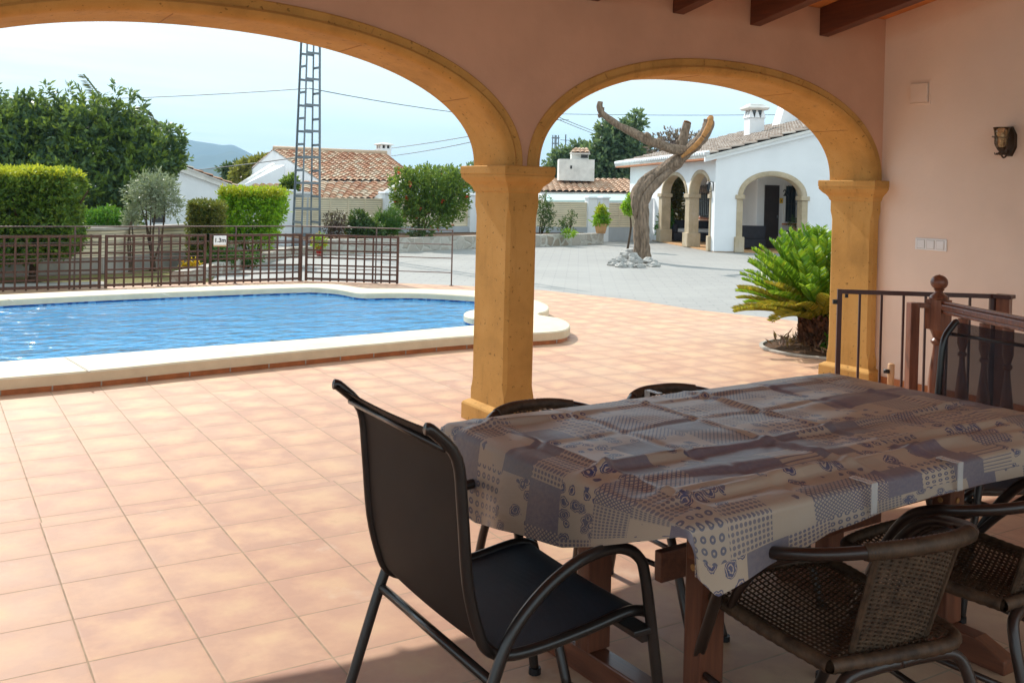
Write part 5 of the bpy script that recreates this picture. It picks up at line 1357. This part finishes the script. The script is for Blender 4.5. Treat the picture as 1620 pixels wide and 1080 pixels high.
t = thing('standing_figurine', 'small white ornament beside the villa corner pier', 'ornament', HW(.75, 2.2, .02), HA); MB().lathe([(.09, 0), (.09, .06), (.04, .10), (.06, .35), (.10, .5), (.10, .6), (.05, .68), (.07, .76), (.01, .86)], 14).build('body', 'white_plaster', t, True)

# ================================================================ dead tree stump and rocks
SB = G(1015, 413); sd = depth(SB)
tr_ = thing('dead_tree', 'bare sawn off tree trunk leaning right with cut limbs', 'tree', (SB[0], SB[1], 0)); so3 = np.array([SB[0], SB[1], 0])
def S(x, y, dd=0): return D(x, y, sd+dd)-so3
k_ = sd/F
m = MB(); m.tube([S(1016, 424), S(1016, 412), S(1016, 395), S(1015, 370), S(1014, 340), S(1013, 318), S(1018, 299), S(1034, 281), S(1055, 265), S(1076, 250), S(1095, 234, -.1), S(1110, 217, -.2), S(1119, 202, -.2), S(1122, 190, -.2)],
    [20*k_, 14.5*k_, 12.5*k_, 12*k_, 13*k_, 14.5*k_, 13.5*k_, 11.5*k_, 10.5*k_, 9.5*k_, 9*k_, 9*k_, 8*k_, 7.5*k_], 30, True, 9, .36, 1)
m.build('trunk', 'bark', tr_, True)
m = MB(); m.tube([S(1015, 416, -.05), S(1020, 385, -.16), S(1016, 340, -.2), S(1024, 310, -.22), S(1040, 288, -.2), S(1060, 270, -.15)], [6*k_, 6*k_, 6*k_, 7*k_, 7*k_, 5*k_], 14, True, 7, .35, 5)
m.tube([S(1009, 350, -.06), S(1006, 335, -.12), S(1005, 320, -.1), S(1009, 303, -.05), S(1018, 290)], [3*k_, 6*k_, 8*k_, 8*k_, 5*k_], 14, True, 8, .6, 9)
m.build('burl', 'bark', tr_, True)
m = MB(); m.tube([S(1090, 240, -.05), S(1065, 236, -.2), S(1040, 228, -.3), S(1020, 219, -.35), S(1000, 209, -.35), S(980, 199, -.35), S(962, 187, -.35), S(952, 178, -.35), S(949, 170, -.35), S(950, 161, -.35)],
    [8*k_, 7.5*k_, 7*k_, 7*k_, 6*k_, 5.5*k_, 5*k_, 5*k_, 5.5*k_, 4.5*k_], 16, True, 6, .28, 3)
m.tube([S(1026, 222, -.35), S(1025, 216, -.4), S(1022, 211, -.45)], [5*k_, 4.5*k_, 3*k_], 10, True, 4, .4, 6); m.tube([S(1040, 226, -.33), S(1044, 220, -.36)], [5*k_, 3.5*k_], 10, True, 3, .4, 8)
m.tube([S(952, 182, -.35), S(946, 184, -.35)], [4*k_, 3*k_], 9, True, 3, .3, 2); m.tube([S(950, 172, -.35), S(956, 173, -.35)], [4*k_, 2.5*k_], 9, True, 3, .3, 2)
m.build('left_limb', 'bark', tr_, True)
m = MB(); m.tube([S(1072, 250, .1), S(1078, 228, .15), S(1083, 210, .2), S(1087, 195, .2)], [9*k_, 7.5*k_, 7*k_, 6.6*k_], 16, True, 6, .18, 4); m.tube([S(1078, 228, .1), S(1070, 223, .1)], [4*k_, 3*k_], 9, True, 3, .3, 2); m.build('upright_limb', 'bark', tr_, True)
m = MB(); m.tube([S(1112, 216, -.36), S(1119, 205, -.36), S(1124, 192, -.32), S(1123, 188, -.25)], [3*k_, 4.5*k_, 5*k_, 6*k_], 12, True, 5, .35, 7); m.tube([S(1078, 249, -.2), S(1098, 233, -.28), S(1112, 217, -.36)], [2*k_, 4*k_, 3*k_], 10, True, 5, .35, 7); m.build('torn_wood', 'cut_wood', tr_, True)
m = MB(); c_ = S(1087.5, 194, .2); m.tube([c_, c_+np.array([.005, 0, .012])], 6.2*k_, 14); m.build('cut_face', 'cut_wood', tr_)
def rock(P, sx, sy, sz, label, seed, grp='white rocks round the dead tree'):
    bm = bmesh.new(); bmesh.ops.create_icosphere(bm, subdivisions=3, radius=1)
    for v in bm.verts:
        n = mnoise.noise(v.co*1.3+Vector((seed*3.7, 0, 0)))*.45+mnoise.noise(v.co*3.1+Vector((0, seed, 0)))*.16
        q = v.co*(1+n); q = Vector((round(q.x*3.2)/3.2*.5+q.x*.5, round(q.y*3.2)/3.2*.5+q.y*.5, round(q.z*3.2)/3.2*.5+q.z*.5))
        v.co = Vector((q.x*sx, q.y*sy, max(q.z*sz, -.35*sz)))
    me = bpy.data.meshes.new('rock'); bm.to_mesh(me); bm.free(); me.materials.append(MATS['rock'])
    o = bpy.data.objects.new('rock', me); COL.objects.link(o); o.location = (P[0], P[1], sz*.34-.012); o.rotation_euler = (0, 0, seed*1.3); tag(o, label, 'rock', grp)
for i, (x, y, s_, l) in enumerate([(970, 419, .17, 'pale flat rock at the far left of the heap at the dead tree'), (981, 414, .19, 'pale rock second from the left behind the heap at the dead tree'), (984, 422, .16, 'pale low rock at the front left of the dead tree'), (992, 411, .24, 'pale upright rock touching the left side of the dead trunk'), (997, 422, .15, 'small flat rock in front left of the dead trunk'), (1005, 418, .20, 'pale pointed rock right in front of the dead trunk'), (1012, 423, .13, 'small low rock before the middle of the dead trunk'), (1028, 416, .19, 'grey white rock against the right foot of the dead trunk'), (1034, 421, .14, 'low rock at the right end of the heap at the dead tree'), (1041, 419, .07, 'smallest pebble like rock right of the dead tree')]):
    rock(G(x, y), s_*.92, s_*.8, s_*(.85 if i in (3, 5) else .48), l, i+1)

# ================================================================ plants
def trunk(parent, pts, rads, mat='trunk_brown', name='trunk'): return MB().tube(pts, rads, 10, True, 4, .2, 3).build(name, mat, parent, True)
# big clipped square hedge on one trunk
b_ = G(50, 446); t = thing('square_hedge', 'big clipped square hedge tree with its sunlit top coloured yellow green behind the trellis', 'hedge', (b_[0], b_[1], 0), -.35)
hd_ = depth(b_); kk = hd_/F; zb, ztp = zat(b_, 408), zat(b_, 272)
trunk(t, [(0, 0, -.02), (.02, 0, .2), (0, 0, zb+.3)], [.075, .06, .05])
m = MB(); 
for a in range(7): m.tube([(0, 0, zb+.1), (.5*math.cos(a*.9), .4*math.sin(a*.9), zb+.6), (.75*math.cos(a*.9), .5*math.sin(a*.9), zb+1.)], [.03, .02, .01], 6, True, 3)
m.build('branch', 'trunk_brown', t)
P, d_ = boxcloud((-1.15, -.6, zb), (.60, .6, ztp-.03), 6500, .06, .22); P[:, 2] += .06*np.sin(P[:, 0]*2.2)
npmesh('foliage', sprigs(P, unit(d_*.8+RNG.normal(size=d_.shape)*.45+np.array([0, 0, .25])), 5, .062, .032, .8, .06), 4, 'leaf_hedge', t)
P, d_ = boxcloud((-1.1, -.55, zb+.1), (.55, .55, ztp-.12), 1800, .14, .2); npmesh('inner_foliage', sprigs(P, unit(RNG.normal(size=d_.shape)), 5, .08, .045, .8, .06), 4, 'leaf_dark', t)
P, d_ = boxcloud((-1.14, -.59, ztp-.12), (.59, .59, ztp), 2600, .03, .1); k = d_[:, 2] > .2; npmesh('top_shoots', sprigs(P[k], unit(RNG.normal(size=(k.sum(), 3))*.5+np.array([0, 0, 1.])), 5, .055, .026, .6, .07), 4, 'leaf_hedge_sunlit', t)  # upper leaves coloured yellow to show the sun on the hedge top
# carob tree behind
cp_ = D(120, 300, 24); t = thing('carob_tree', 'big dark bushy tree spreading behind the garden wall at left', 'tree', (cp_[0], cp_[1], 0)); o3 = np.array([cp_[0], cp_[1], 0]); q_ = 24/F
lobes = []
for x, y, r, dz in [(-60, 240, 85, 0), (15, 235, 72, 0), (75, 225, 66, .5), (135, 230, 66, 0), (190, 240, 58, .3), (235, 255, 42, 0), (262, 222, 20, .2), (40, 295, 75, -.4), (120, 295, 70, -.5), (195, 300, 58, -.3), (250, 265, 26, -.3), (160, 190, 32, 0), (100, 195, 34, .2), (30, 185, 36, 0), (210, 205, 28, .2), (272, 250, 16, 0)]:
    c = D(x, y, 24+dz)-o3; lobes.append((c[0], c[1], c[2], r*q_, r*q_*1.1, r*q_*.85))
trunk(t, [(0, 0, -.05), (.1, 0, .8), (-.1, .1, 1.6), (0, 0, 2.4)], [.22, .17, .14, .08])
m = MB()
for i in (0, 3, 4, 7, 9, 11, 12): m.tube([(0, 0, 1.1), tuple(np.array(lobes[i][:3])*.55+np.array([0, 0, .5])), tuple(lobes[i][:3])], [.10, .06, .02], 7, True, 3)
m.build('branch', 'trunk_brown', t, True)
blob(5200, lobes, 'crown', 'leaf_carob', t, .15, .075, 6, .75, .3, .16, .6)
lob2 = [(l[0], l[1]-.1, l[2]+.05, l[3]*1.03, l[4]*1.03, l[5]*1.03) for l in lobes[:-4]]
blob(1700, lob2, 'bright_shoots', 'leaf_carob_bright', t, .15, .07, 6, .6, .5, .16, .15)
SP = [(5, 160, 40), (25, 168, 30), (52, 165, 34), (75, 158, 30), (95, 172, 26), (112, 150, 40), (128, 158, 34), (160, 168, 30), (180, 152, 40), (150, 178, 26), (222, 172, 30), (40, 175, 25), (262, 215, 40), (285, 222, 30), (282, 245, 26), (205, 168, 22), (-10, 165, 34)]
C_, D_ = [], []
for x, y, h in SP:
    b = D(x, y+h, 24)-o3; tp = D(x+RNG.uniform(-6, 6), y-6-RNG.uniform(4, 20), 24)-o3
    for s in np.linspace(0, 1, 26):
        a = RNG.uniform(0, 6.3); C_.append(b+(tp-b)*s); D_.append(unit(np.array([[math.cos(a)*.8, math.sin(a)*.8, .55]]))[0])
npmesh('top_shoots', sprigs(np.array(C_), np.array(D_), 3, .17, .06, .35, .1), 4, 'leaf_carob', t)
# palm behind
pp = D(190, 300, 30); t = thing('palm_tree', 'palm with drooping fronds standing behind the big dark tree', 'palm', (pp[0], pp[1], 0)); o3 = np.array([pp[0], pp[1], 0])
cr = D(188, 212, 30)-o3; trunk(t, [(0, 0, 0), (cr[0]*.5, cr[1]*.5, cr[2]*.5), tuple(cr)], [.2, .17, .16])
def frond(pts, n, ln, wd, mat, parent, droop=.35, name='frond'):
    mb = MB(); mb.tube(pts, [.03]*len(pts), 3, False, 8); R = np.array(mb.v).reshape(-1, 3, 3).mean(1); C, Dd, Ls = [], [], []
    for s in np.linspace(.12, .99, n):
        i = min(len(R)-2, int(s*(len(R)-1))); tg = unit((R[i+1]-R[i])[None])[0]; sd_ = np.cross(tg, [0, 0, 1.]); sd_ /= np.linalg.norm(sd_)+1e-9
        for sg in (-1, 1):
            C.append(R[i]); Dd.append(unit((sd_*sg*.8+tg*.65+np.array([0, 0, -droop])+RNG.normal(size=3)*.07)[None])[0]); Ls.append(ln*(.45+.55*math.sin(PI*min(.98, s*.85+.12))))
    o = npmesh(name, leaf_quads(np.array(C), np.array(Dd), np.array(Ls), wd), 4, mat, parent); return mb
st_ = MB()
for a in ([(188, 212), (165, 165), (148, 138), (132, 118)], [(188, 212), (215, 185), (245, 190), (272, 218)], [(188, 212), (220, 192), (255, 200), (285, 232)], [(188, 212), (225, 205), (250, 222), (262, 248)], [(188, 212), (170, 195), (140, 195), (110, 220)], [(188, 212), (200, 180), (222, 170), (240, 180)]):
    f_ = frond([tuple(D(x, y, 30+i*.1)-o3) for i, (x, y) in enumerate(a)], 44, .42, .05, 'leaf_palm', t, .5); st_.add(f_.v, f_.f)
st_.build('frond_stem', 'leaf_palm', t)
def bush(name, label, cat, base, lobes, n, mat, L, W, per=5, stems=0, stem_mat='trunk_brown', group=None, extra=None, up=.3, shell=.5, along=.08):
    t = thing(name, label, cat, (base[0], base[1], base[2] if len(base) > 2 else 0), 0, group)
    if stems:
        m = MB()
        for i in range(stems):
            l = lobes[i % len(lobes)]; m.tube([(RNG.uniform(-.05, .05), RNG.uniform(-.05, .05), -.02), (l[0]*.4+RNG.uniform(-.06, .06), l[1]*.4, l[2]*.5), (l[0]*.8, l[1]*.8, l[2])], [.022, .016, .006], 6, True, 4)
        m.build('stem', stem_mat, t)
    blob(n, lobes, 'foliage', mat, t, L, W, per, .8, up, along, shell)
    if extra:
        for nm, mt, nn, LL, WW, sh, pr in extra: blob(nn, [(l[0], l[1], l[2], l[3]*1.03, l[4]*1.03, l[5]*1.03) for l in lobes], nm, mt, t, LL, WW, pr, 1.2, .1, .01, sh)
    return t
def pxl(base, dep, items, flat=1.):     # lobes given as picture circles at a distance
    out = []; q = dep/F
    for it in items:
        x, y, rx, ry = it[:4]; dz = it[4] if len(it) > 4 else 0; c = D(x, y, dep+dz)-np.array([base[0], base[1], base[2] if len(base) > 2 else 0]); out.append((c[0], c[1], c[2], rx*q, rx*q*flat, ry*q))
    return out
b_ = G(242, 428); dd = depth(b_)
bush('olive_sapling', 'slim silvery olive sapling in front of the gabled house', 'tree', b_, pxl(b_, dd, [(228, 305, 22, 24), (252, 300, 22, 26), (265, 318, 18, 18), (238, 322, 24, 18), (215, 318, 12, 12), (276, 328, 10, 9)]), 520, 'leaf_olive', .085, .022, 6, 5, up=.4, shell=.8, along=.12)
b_ = G(206, 432); bush('grey_shrub', 'low silvery shrub beside the olive sapling', 'shrub', b_, pxl(b_, 16.5, [(208, 345, 9, 16), (203, 352, 6, 8)]), 90, 'leaf_olive', .08, .022, 6, 3)
b_ = D(165, 345, 20.5); b_ = (b_[0], b_[1], 0); bush('round_bush', 'bright green rounded bush showing above the garden wall', 'shrub', b_, pxl(b_, 20.5, [(150, 350, 18, 16), (172, 346, 20, 17), (188, 354, 10, 10), (163, 356, 26, 14)]), 900, 'leaf_bright', .06, .03, 5, 3)
b_ = G(325, 424); dd = depth(b_); zt1, w1 = zat(b_, 319), 26*dd/F
t = thing('clipped_column', 'dark olive clipped column shrub beside the depth sign', 'shrub', (b_[0], b_[1], 0), -.4); trunk(t, [(0, 0, -.02), (0, 0, .4), (0, 0, 1.0)], [.05, .04, .03])
P, d_ = boxcloud((-w1, -w1, .10), (w1, w1, zt1), 3600, .05, .13); npmesh('foliage', sprigs(P, unit(d_*.7+RNG.normal(size=d_.shape)*.5+np.array([0, 0, .4])), 5, .05, .020, .8, .05), 4, 'leaf_cypress', t)
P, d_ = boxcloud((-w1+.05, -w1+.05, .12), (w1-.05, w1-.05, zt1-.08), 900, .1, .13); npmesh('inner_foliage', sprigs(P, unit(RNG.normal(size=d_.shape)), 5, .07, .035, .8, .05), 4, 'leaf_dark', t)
b_ = G(398, 414); dd = depth(b_); q = dd/F
t = thing('lime_bush', 'lime green flat topped bush with a yellow crown on bare stems', 'shrub', (b_[0], b_[1], 0), -.5); zt1 = zat(b_, 303); zb1 = zat(b_, 388); w1 = 50*q
m = MB()
for i in range(9): a = i*.7; m.tube([(.06*math.cos(a), .06*math.sin(a), -.02), (.18*math.cos(a), .15*math.sin(a), zb1*.9), (.45*w1*2*math.cos(a)*.8, .35*math.sin(a), zb1+.45)], [.02, .015, .006], 6, True, 4)
m.build('stem', 'trunk_brown', t)
P, d_ = boxcloud((-w1, -w1*.75, zb1), (w1, w1*.75, zt1), 3400, .10, .3); hfrac = (P[:, 2]-zb1)/(zt1-zb1); P[:, :2] *= (.62+.38*np.clip(hfrac*1.5, 0, 1))[:, None]; k = RNG.random(len(P)) < (.35+.65*np.clip(hfrac*1.6, 0, 1)); P, d_ = P[k], d_[k]
npmesh('foliage', sprigs(P, unit(d_*.6+RNG.normal(size=d_.shape)*.5+np.array([0, 0, .3])), 5, .075, .034, .8, .09), 4, 'leaf_lime', t)
P, d_ = boxcloud((-w1, -w1*.75, zt1-.15), (w1, w1*.75, zt1+.01), 1500, .03, .13); k = d_[:, 2] > .15; npmesh('yellow_top', sprigs(P[k], unit(RNG.normal(size=(k.sum(), 3))*.5+np.array([0, 0, 1.])), 5, .06, .026, .6, .09), 4, 'leaf_lime_top', t)
b_ = G(345, 428); bush('leafy_groundcover', 'low bright green leafy plant at the foot of the clipped column', 'plant', b_, pxl(b_, depth(b_), [(345, 408, 18, 12), (360, 412, 14, 10), (335, 416, 12, 8)]), 260, 'leaf_grass', .07, .04, 5)
b_ = G(405, 424); bush('groundcover_tuft', 'low green tuft under the lime green bush', 'plant', b_, pxl(b_, depth(b_), [(396, 408, 14, 9), (382, 414, 10, 8)]), 160, 'leaf_grass', .06, .035, 5)
b_ = G(303, 434); t = bush('yellow_flowers', 'clump of golden yellow flowers in front of the stone edging', 'flowers', b_, pxl(b_, depth(b_), [(304, 422, 8, 6), (293, 423, 4, 3)]), 90, 'petal_yellow', .035, .03, 6, 0, up=.6); blob(60, pxl(b_, depth(b_), [(302, 428, 10, 5)]), 'leaves', 'leaf_dark', t, .05, .025, 5)
# plants in the raised planter
PZ = .27
def on_planter(x, y): p = G(x, y, PZ); return (p[0], p[1], PZ)
def inset(p, k=.45): return (p[0]-.25*k, p[1]+.9*k, PZ)
b_ = inset(on_planter(530, 379), .2); dd = depth(b_); bush('burgundy_shrub', 'sparse burgundy leaved shrub in the stone planter by the pylon', 'shrub', b_, pxl(b_, dd, [(522, 352, 8, 12), (537, 350, 9, 13), (530, 364, 14, 10)]), 230, 'leaf_burgundy', .07, .03, 5, 5, shell=.9)
b_ = inset(on_planter(570, 379), .2); dd = depth(b_); bush('dark_shrub', 'dark glossy green shrub in the planter beside the burgundy one', 'shrub', b_, pxl(b_, dd, [(567, 348, 12, 13), (578, 362, 18, 12), (560, 364, 12, 11), (593, 364, 12, 11)]), 620, 'leaf_dark', .08, .045, 5, 4)
b_ = inset(on_planter(615, 378), .2); dd = depth(b_); t = bush('grassy_shrub', 'upright bright green grassy shrub in the planter', 'shrub', b_, pxl(b_, dd, [(604, 356, 9, 17), (622, 352, 12, 18), (612, 362, 18, 14)]), 520, 'leaf_grass', .16, .018, 6, 3, up=1.6)
b_ = inset(on_planter(684, 376), .5); dd = depth(b_)
bush('red_flowered_bush', 'rounded green bush dotted with red flowers on a short trunk in the planter', 'tree', b_, pxl(b_, dd, [(655, 302, 36, 36), (705, 302, 36, 36), (680, 300, 42, 36), (650, 322, 30, 26), (712, 320, 28, 30), (680, 335, 42, 28), (640, 285, 22, 18), (724, 290, 20, 20)]), 2900, 'leaf_hedge', .085, .042, 5, 6, extra=[('flowers', 'petal_red', 46, .07, .06, .03, 6)], shell=.55)
b_ = inset(on_planter(662, 377), .1); bush('planter_weeds', 'low green weeds under the red flowered bush', 'plant', b_, pxl(b_, depth(b_), [(660, 369, 12, 6), (675, 371, 8, 5)]), 90, 'leaf_dark', .07, .035, 5)
b_ = inset(on_planter(866, 372), .3); bush('thin_shrub', 'thin leafy shrub in the planter touching the pillar edge', 'shrub', b_, pxl(b_, depth(b_), [(862, 330, 14, 22), (866, 355, 9, 10)]), 300, 'leaf_dark', .07, .028, 5, 4, shell=.9)
b_ = inset(on_planter(902, 372), .1); bush('twisted_shrub', 'small twisted shrub with few leaves in the planter', 'shrub', b_, pxl(b_, depth(b_), [(905, 341, 5, 5), (896, 352, 7, 7), (888, 356, 5, 5), (906, 356, 3, 6)]), 90, 'leaf_dark', .07, .03, 5, 6)
b_ = inset(on_planter(898, 374), .05); bush('lime_tuft', 'lime green tuft at the foot of the twisted shrub', 'plant', b_, pxl(b_, depth(b_), [(900, 369, 10, 4)]), 90, 'leaf_lime', .05, .028, 5)
b_ = G(951, 386); b_ = (b_[0]+.05, b_[1]+.1, .315); dd = depth(b_); q = dd/F
t = thing('potted_croton', 'yellow green leafy plant in a terracotta pot at the planter end', 'plant', b_); MB().lathe([(7*q, 0), (9*q, 8*q), (10*q, 13*q), (10.5*q, 13.5*q), (10.5*q, 15*q), (9*q, 15.2*q)], 18).build('pot', 'terracotta_pot', t, True)
blob(170, [(0, 0, .38, .18, .18, .13), (.05, 0, .52, .10, .10, .14)], 'foliage', 'leaf_lime', t, .12, .045, 5, .9, .6); blob(60, [(0, 0, .62, .10, .10, .12)], 'pale_leaves', 'leaf_lime_top', t, .11, .04, 5, .8, .8)
b_ = G(505, 404); q = depth(b_)/F; t = thing('red_flowerpot', 'red flowerpot with yellow flowers in front of the stone planter', 'flowerpot', (b_[0], b_[1], -.01)); MB().lathe([(4*q, 0), (5.6*q, 13*q), (6.1*q, 13.2*q), (6.1*q, 15*q)], 16).build('pot', 'red_pot', t, True)
blob(70, [(0, 0, 21*q, 5*q, 5*q, 7*q)], 'foliage', 'leaf_lime', t, .08, .03, 5); blob(26, [(0, 0, 25*q, 7*q, 7*q, 7*q)], 'flowers', 'petal_yellow', t, .04, .03, 6)
# trees beyond
def far_tree(label, dep, items, n, mat, L, W, trunkx, group='trees beyond the walls', per=6, shell=.6, name='tree'):
    p = D(trunkx, 300, dep); t = thing(name, label, 'tree', (p[0], p[1], 0), 0, group); lo = pxl((p[0], p[1], 0), dep, items)
    zt = max(l[2] for l in lo); trunk(t, [(0, 0, 0), (.1, 0, zt*.5), (0, 0, zt*.95)], [dep*q for q in ((.0012, .001, .0006) if name == 'shrub' else (.006, .005, .002))])
    blob(n, lo, 'crown', mat, t, L, W, per, .8, .3, L*.8, shell); return t
far_tree('tall dark green tree rising behind the dead trunk', 46, [(975, 225, 30, 28), (1000, 205, 18, 16), (960, 255, 34, 34), (995, 250, 34, 38), (940, 262, 28, 30), (1015, 270, 26, 30), (985, 290, 40, 26), (1008, 188, 9, 8), (960, 205, 12, 12)], 2300, 'leaf_far', .26, .13, 985)
far_tree('small pale green tree behind the weathered chimney block', 52, [(880, 262, 16, 18), (872, 280, 18, 18), (915, 240, 16, 12), (890, 250, 12, 12)], 500, 'leaf_far', .26, .12, 885, shell=.8)
t = far_tree('mauve leaved sparse tree above the villa roof', 44, [(1060, 222, 22, 16), (1085, 225, 22, 16), (1045, 238, 20, 16), (1100, 238, 20, 14), (1070, 245, 34, 14)], 420, 'leaf_mauve', .18, .08, 1070, shell=.95)
m = MB(); tl = t.location
for i in range(26):
    x = 1040+i*2.9; a = D(1070+(x-1070)*.3, 262, 44); b = D(x, 200+RNG.uniform(0, 26)+abs(x-1072)*.35, 44+RNG.uniform(-1, 1)); mid = (a+b)/2+RNG.normal(size=3)*.15
    m.tube([a-np.array(tl), mid-np.array(tl), b-np.array(tl)], [.035, .022, .008], 5, True, 3)
m.build('branch', 'bark', t)
far_tree('yellow green shrub seen through the villa arches', 33.5, [(1062, 310, 16, 22), (1075, 300, 14, 18), (1050, 330, 14, 16), (1068, 335, 18, 14)], 700, 'leaf_yellow', .12, .06, 1064, 'shrubs behind the villa', name='shrub')
far_tree('fresh green shrub behind the left villa column', 31.5, [(1054, 345, 9, 20), (1048, 362, 8, 12)], 260, 'leaf_bright', .10, .04, 1052, 'shrubs behind the villa', name='shrub')
far_tree('small yellow flecked shrub peeping left of the dead trunk', 26, [(996, 322, 7, 14), (992, 330, 6, 8)], 130, 'leaf_lime', .09, .04, 995, 'shrubs behind the villa', name='shrub')
far_tree('yellow green shrub between the gabled house and the tiled house', 45, [(400, 268, 22, 14), (418, 258, 12, 9), (385, 280, 16, 12), (425, 268, 10, 12)], 620, 'leaf_yellow', .22, .10, 405, 'shrubs behind the houses', name='shrub')
far_tree('dark slim trees against the hazy mountain', 70, [(362, 270, 6, 10), (373, 268, 6, 10), (352, 268, 3, 3), (384, 262, 3, 6), (368, 280, 12, 8)], 260, 'leaf_dark', .30, .13, 368, 'shrubs behind the houses')
far_tree('dark shrub beside the pylon in front of the tiled house', 30, [(460, 290, 10, 10), (456, 296, 10, 7)], 240, 'leaf_hedge', .12, .06, 460, 'shrubs behind the houses', name='shrub')
far_tree('dark treetop far behind the tiled house at its right end', 60, [(640, 290, 30, 12), (700, 285, 40, 16), (760, 282, 30, 16)], 500, 'leaf_far', .3, .15, 700)

# ================================================================ cycad in its round bed
cb = G(1296, 556); cx, cy = cb[0], cb[1]
t = thing('round_bed', 'round planting bed with dry soil cut into the terrace', 'flower bed', (cx+.12, cy+.05, 0))
n = 40; m = MB(); vs = []
for r, z in ((.62, .004), (.62, .022), (.585, .026), (.58, .006)): vs += [(r*math.cos(2*PI*k/n), r*math.sin(2*PI*k/n), z) for k in range(n)]
m.add(vs, [(i*n+k, i*n+(k+1) % n, (i+1)*n+(k+1) % n, (i+1)*n+k) for i in range(3) for k in range(n)]); m.build('rim', 'concrete_cap', t)
P = np.zeros((14, 41, 3))
for j in range(14):
    for i in range(41):
        r = .58*j/13; a = 2*PI*i/40; P[j, i] = (r*math.cos(a), r*math.sin(a), .006+.07*(1-(r/.58)**2)+.018*mnoise.noise(Vector((r*math.cos(a)*7, r*math.sin(a)*7, 0)))*(1-(r/.58)**4))
grid_mesh('bed_soil', P[:, ::-1], 'soil', t)
p_ = RNG.normal(size=(420, 3))*np.array([.26, .26, 0]); p_[:, 2] = .05+.03*RNG.random(420); p_ = p_[np.hypot(p_[:, 0], p_[:, 1]) < .54]; ll_ = npmesh('leaf_litter', leaf_quads(p_, unit(RNG.normal(size=p_.shape)+np.array([0, 0, .4])), .10, .022), 4, 'dead_leaf', t); ll_['kind'] = 'stuff'
t = thing('weed_tuft', 'small bright green weed at the foot of the cycad', 'plant', (cx-.02, cy-.24, .04)); blob(90, [(.02, 0, .03, .10, .07, .045)], 'leaves', 'leaf_bright', t, .035, .022, 5)
ca = thing('cycad', 'large sago palm with a dome of stiff green fronds and shaggy trunk', 'palm', (cx+.06, cy+.04, .03))
dC = depth(cb); zc0 = zat((cx, cy), 508)-.03
o = MB().tube([(0, 0, 0), (0, 0, .12), (0, 0, zc0*.6), (0, 0, zc0)], [.17, .19, .18, .14], 16, True, 4, .12, 2).build('trunk', 'trunk_brown', ca, True)
C, Dd = [], []
for i in range(620):
    a = i*2.39996; z = zc0*(i/620)*1.05; C.append((.165*math.cos(a), .165*math.sin(a), z+.02)); Dd.append((math.cos(a), math.sin(a), .9))
npmesh('leaf_bases', leaf_quads(np.array(C), unit(np.array(Dd)+RNG.normal(size=(620, 3))*.15), .085, .05), 4, 'cycad_scale', ca)
def cyc_frond(az, el, L, mat, old):
    p0 = Vector((.07*math.cos(az), .07*math.sin(az), zc0)); dh = Vector((math.cos(az), math.sin(az), 0)); pts = []
    for s in np.linspace(0, 1, 14):
        e = el-(.38+.30*old)*s*s*(1-.4*max(0, math.sin(el))); pts.append((p0 if not pts else pts[-1])+(dh*math.cos(e)+Vector((0, 0, 1))*math.sin(e))*(L/13 if pts else 0))
    C, Dd, Ls = [], [], []; N = 46
    for i in range(N):
        s = .16+.83*i/N; f = s*13; k = min(12, int(f)); p = pts[k].lerp(pts[k+1], f-k); tg = (pts[k+1]-pts[k]).normalized(); sd_ = tg.cross(Vector((0, 0, 1))); 
        if sd_.length < .05: sd_ = Vector((-math.sin(az), math.cos(az), 0))
        sd_.normalize(); nn = sd_.cross(tg).normalized()
        for sg in (-1, 1):
            v = (sd_*sg*.80+tg*.62+nn*.42).normalized(); C.append(p); Dd.append(v); Ls.append(L*.155*math.sin(PI*min(1, .12+s*.80))**.6)
    npm = leaf_quads(np.array([list(c) for c in C]), np.array([list(d) for d in Dd]), np.array(Ls), .025)
    st = MB().tube(pts, [.011]*6+[.008]*5+[.004]*3, 5)
    return npm, st
RR = np.random.default_rng(11); groups = {'leaf_cycad': ([], MB()), 'leaf_cycad_old': ([], MB())}
NF = 150
for i in range(NF):
    f = i/NF; az = i*2.39996+RR.uniform(-.15, .15); el = math.radians(7+76*f**.66)+RR.uniform(-.06, .06); L = (.84+.10*f)*RR.uniform(.92, 1.06)
    old = f < .30; V, st = cyc_frond(az, el, L, None, .55 if old else 0)
    mt = 'leaf_cycad_old' if (f < .26 and RR.random() < .75) else 'leaf_cycad'
    groups[mt][0].append(V); groups[mt][1].add(st.v, st.f)
for mt, nm in (('leaf_cycad', 'fronds'), ('leaf_cycad_old', 'yellowing_fronds')):
    npmesh(nm, np.concatenate(groups[mt][0]), 4, mt, ca); groups[mt][1].build('frond_stems', mt, ca)

# ================================================================ haze
hz = MB().box((-2600, -60, -1.5), (3600, 4050, 262)).build('haze', 'white_plaster'); tag(hz, 'thin blue distance haze over the valley', 'haze', None, 'stuff')
m = bpy.data.materials.new('haze_air'); m.use_nodes = True; m.node_tree.nodes.clear()
o_ = m.node_tree.nodes.new('ShaderNodeOutputMaterial'); pv = m.node_tree.nodes.new('ShaderNodeVolumePrincipled'); pv.inputs['Color'].default_value = (.50, .76, 1, 1); pv.inputs['Density'].default_value = .00034; pv.inputs['Anisotropy'].default_value = .0
m.node_tree.links.new(pv.outputs[0], o_.inputs['Volume']); hz.data.materials.clear(); hz.data.materials.append(m)
scene.cycles.volume_bounces = 0
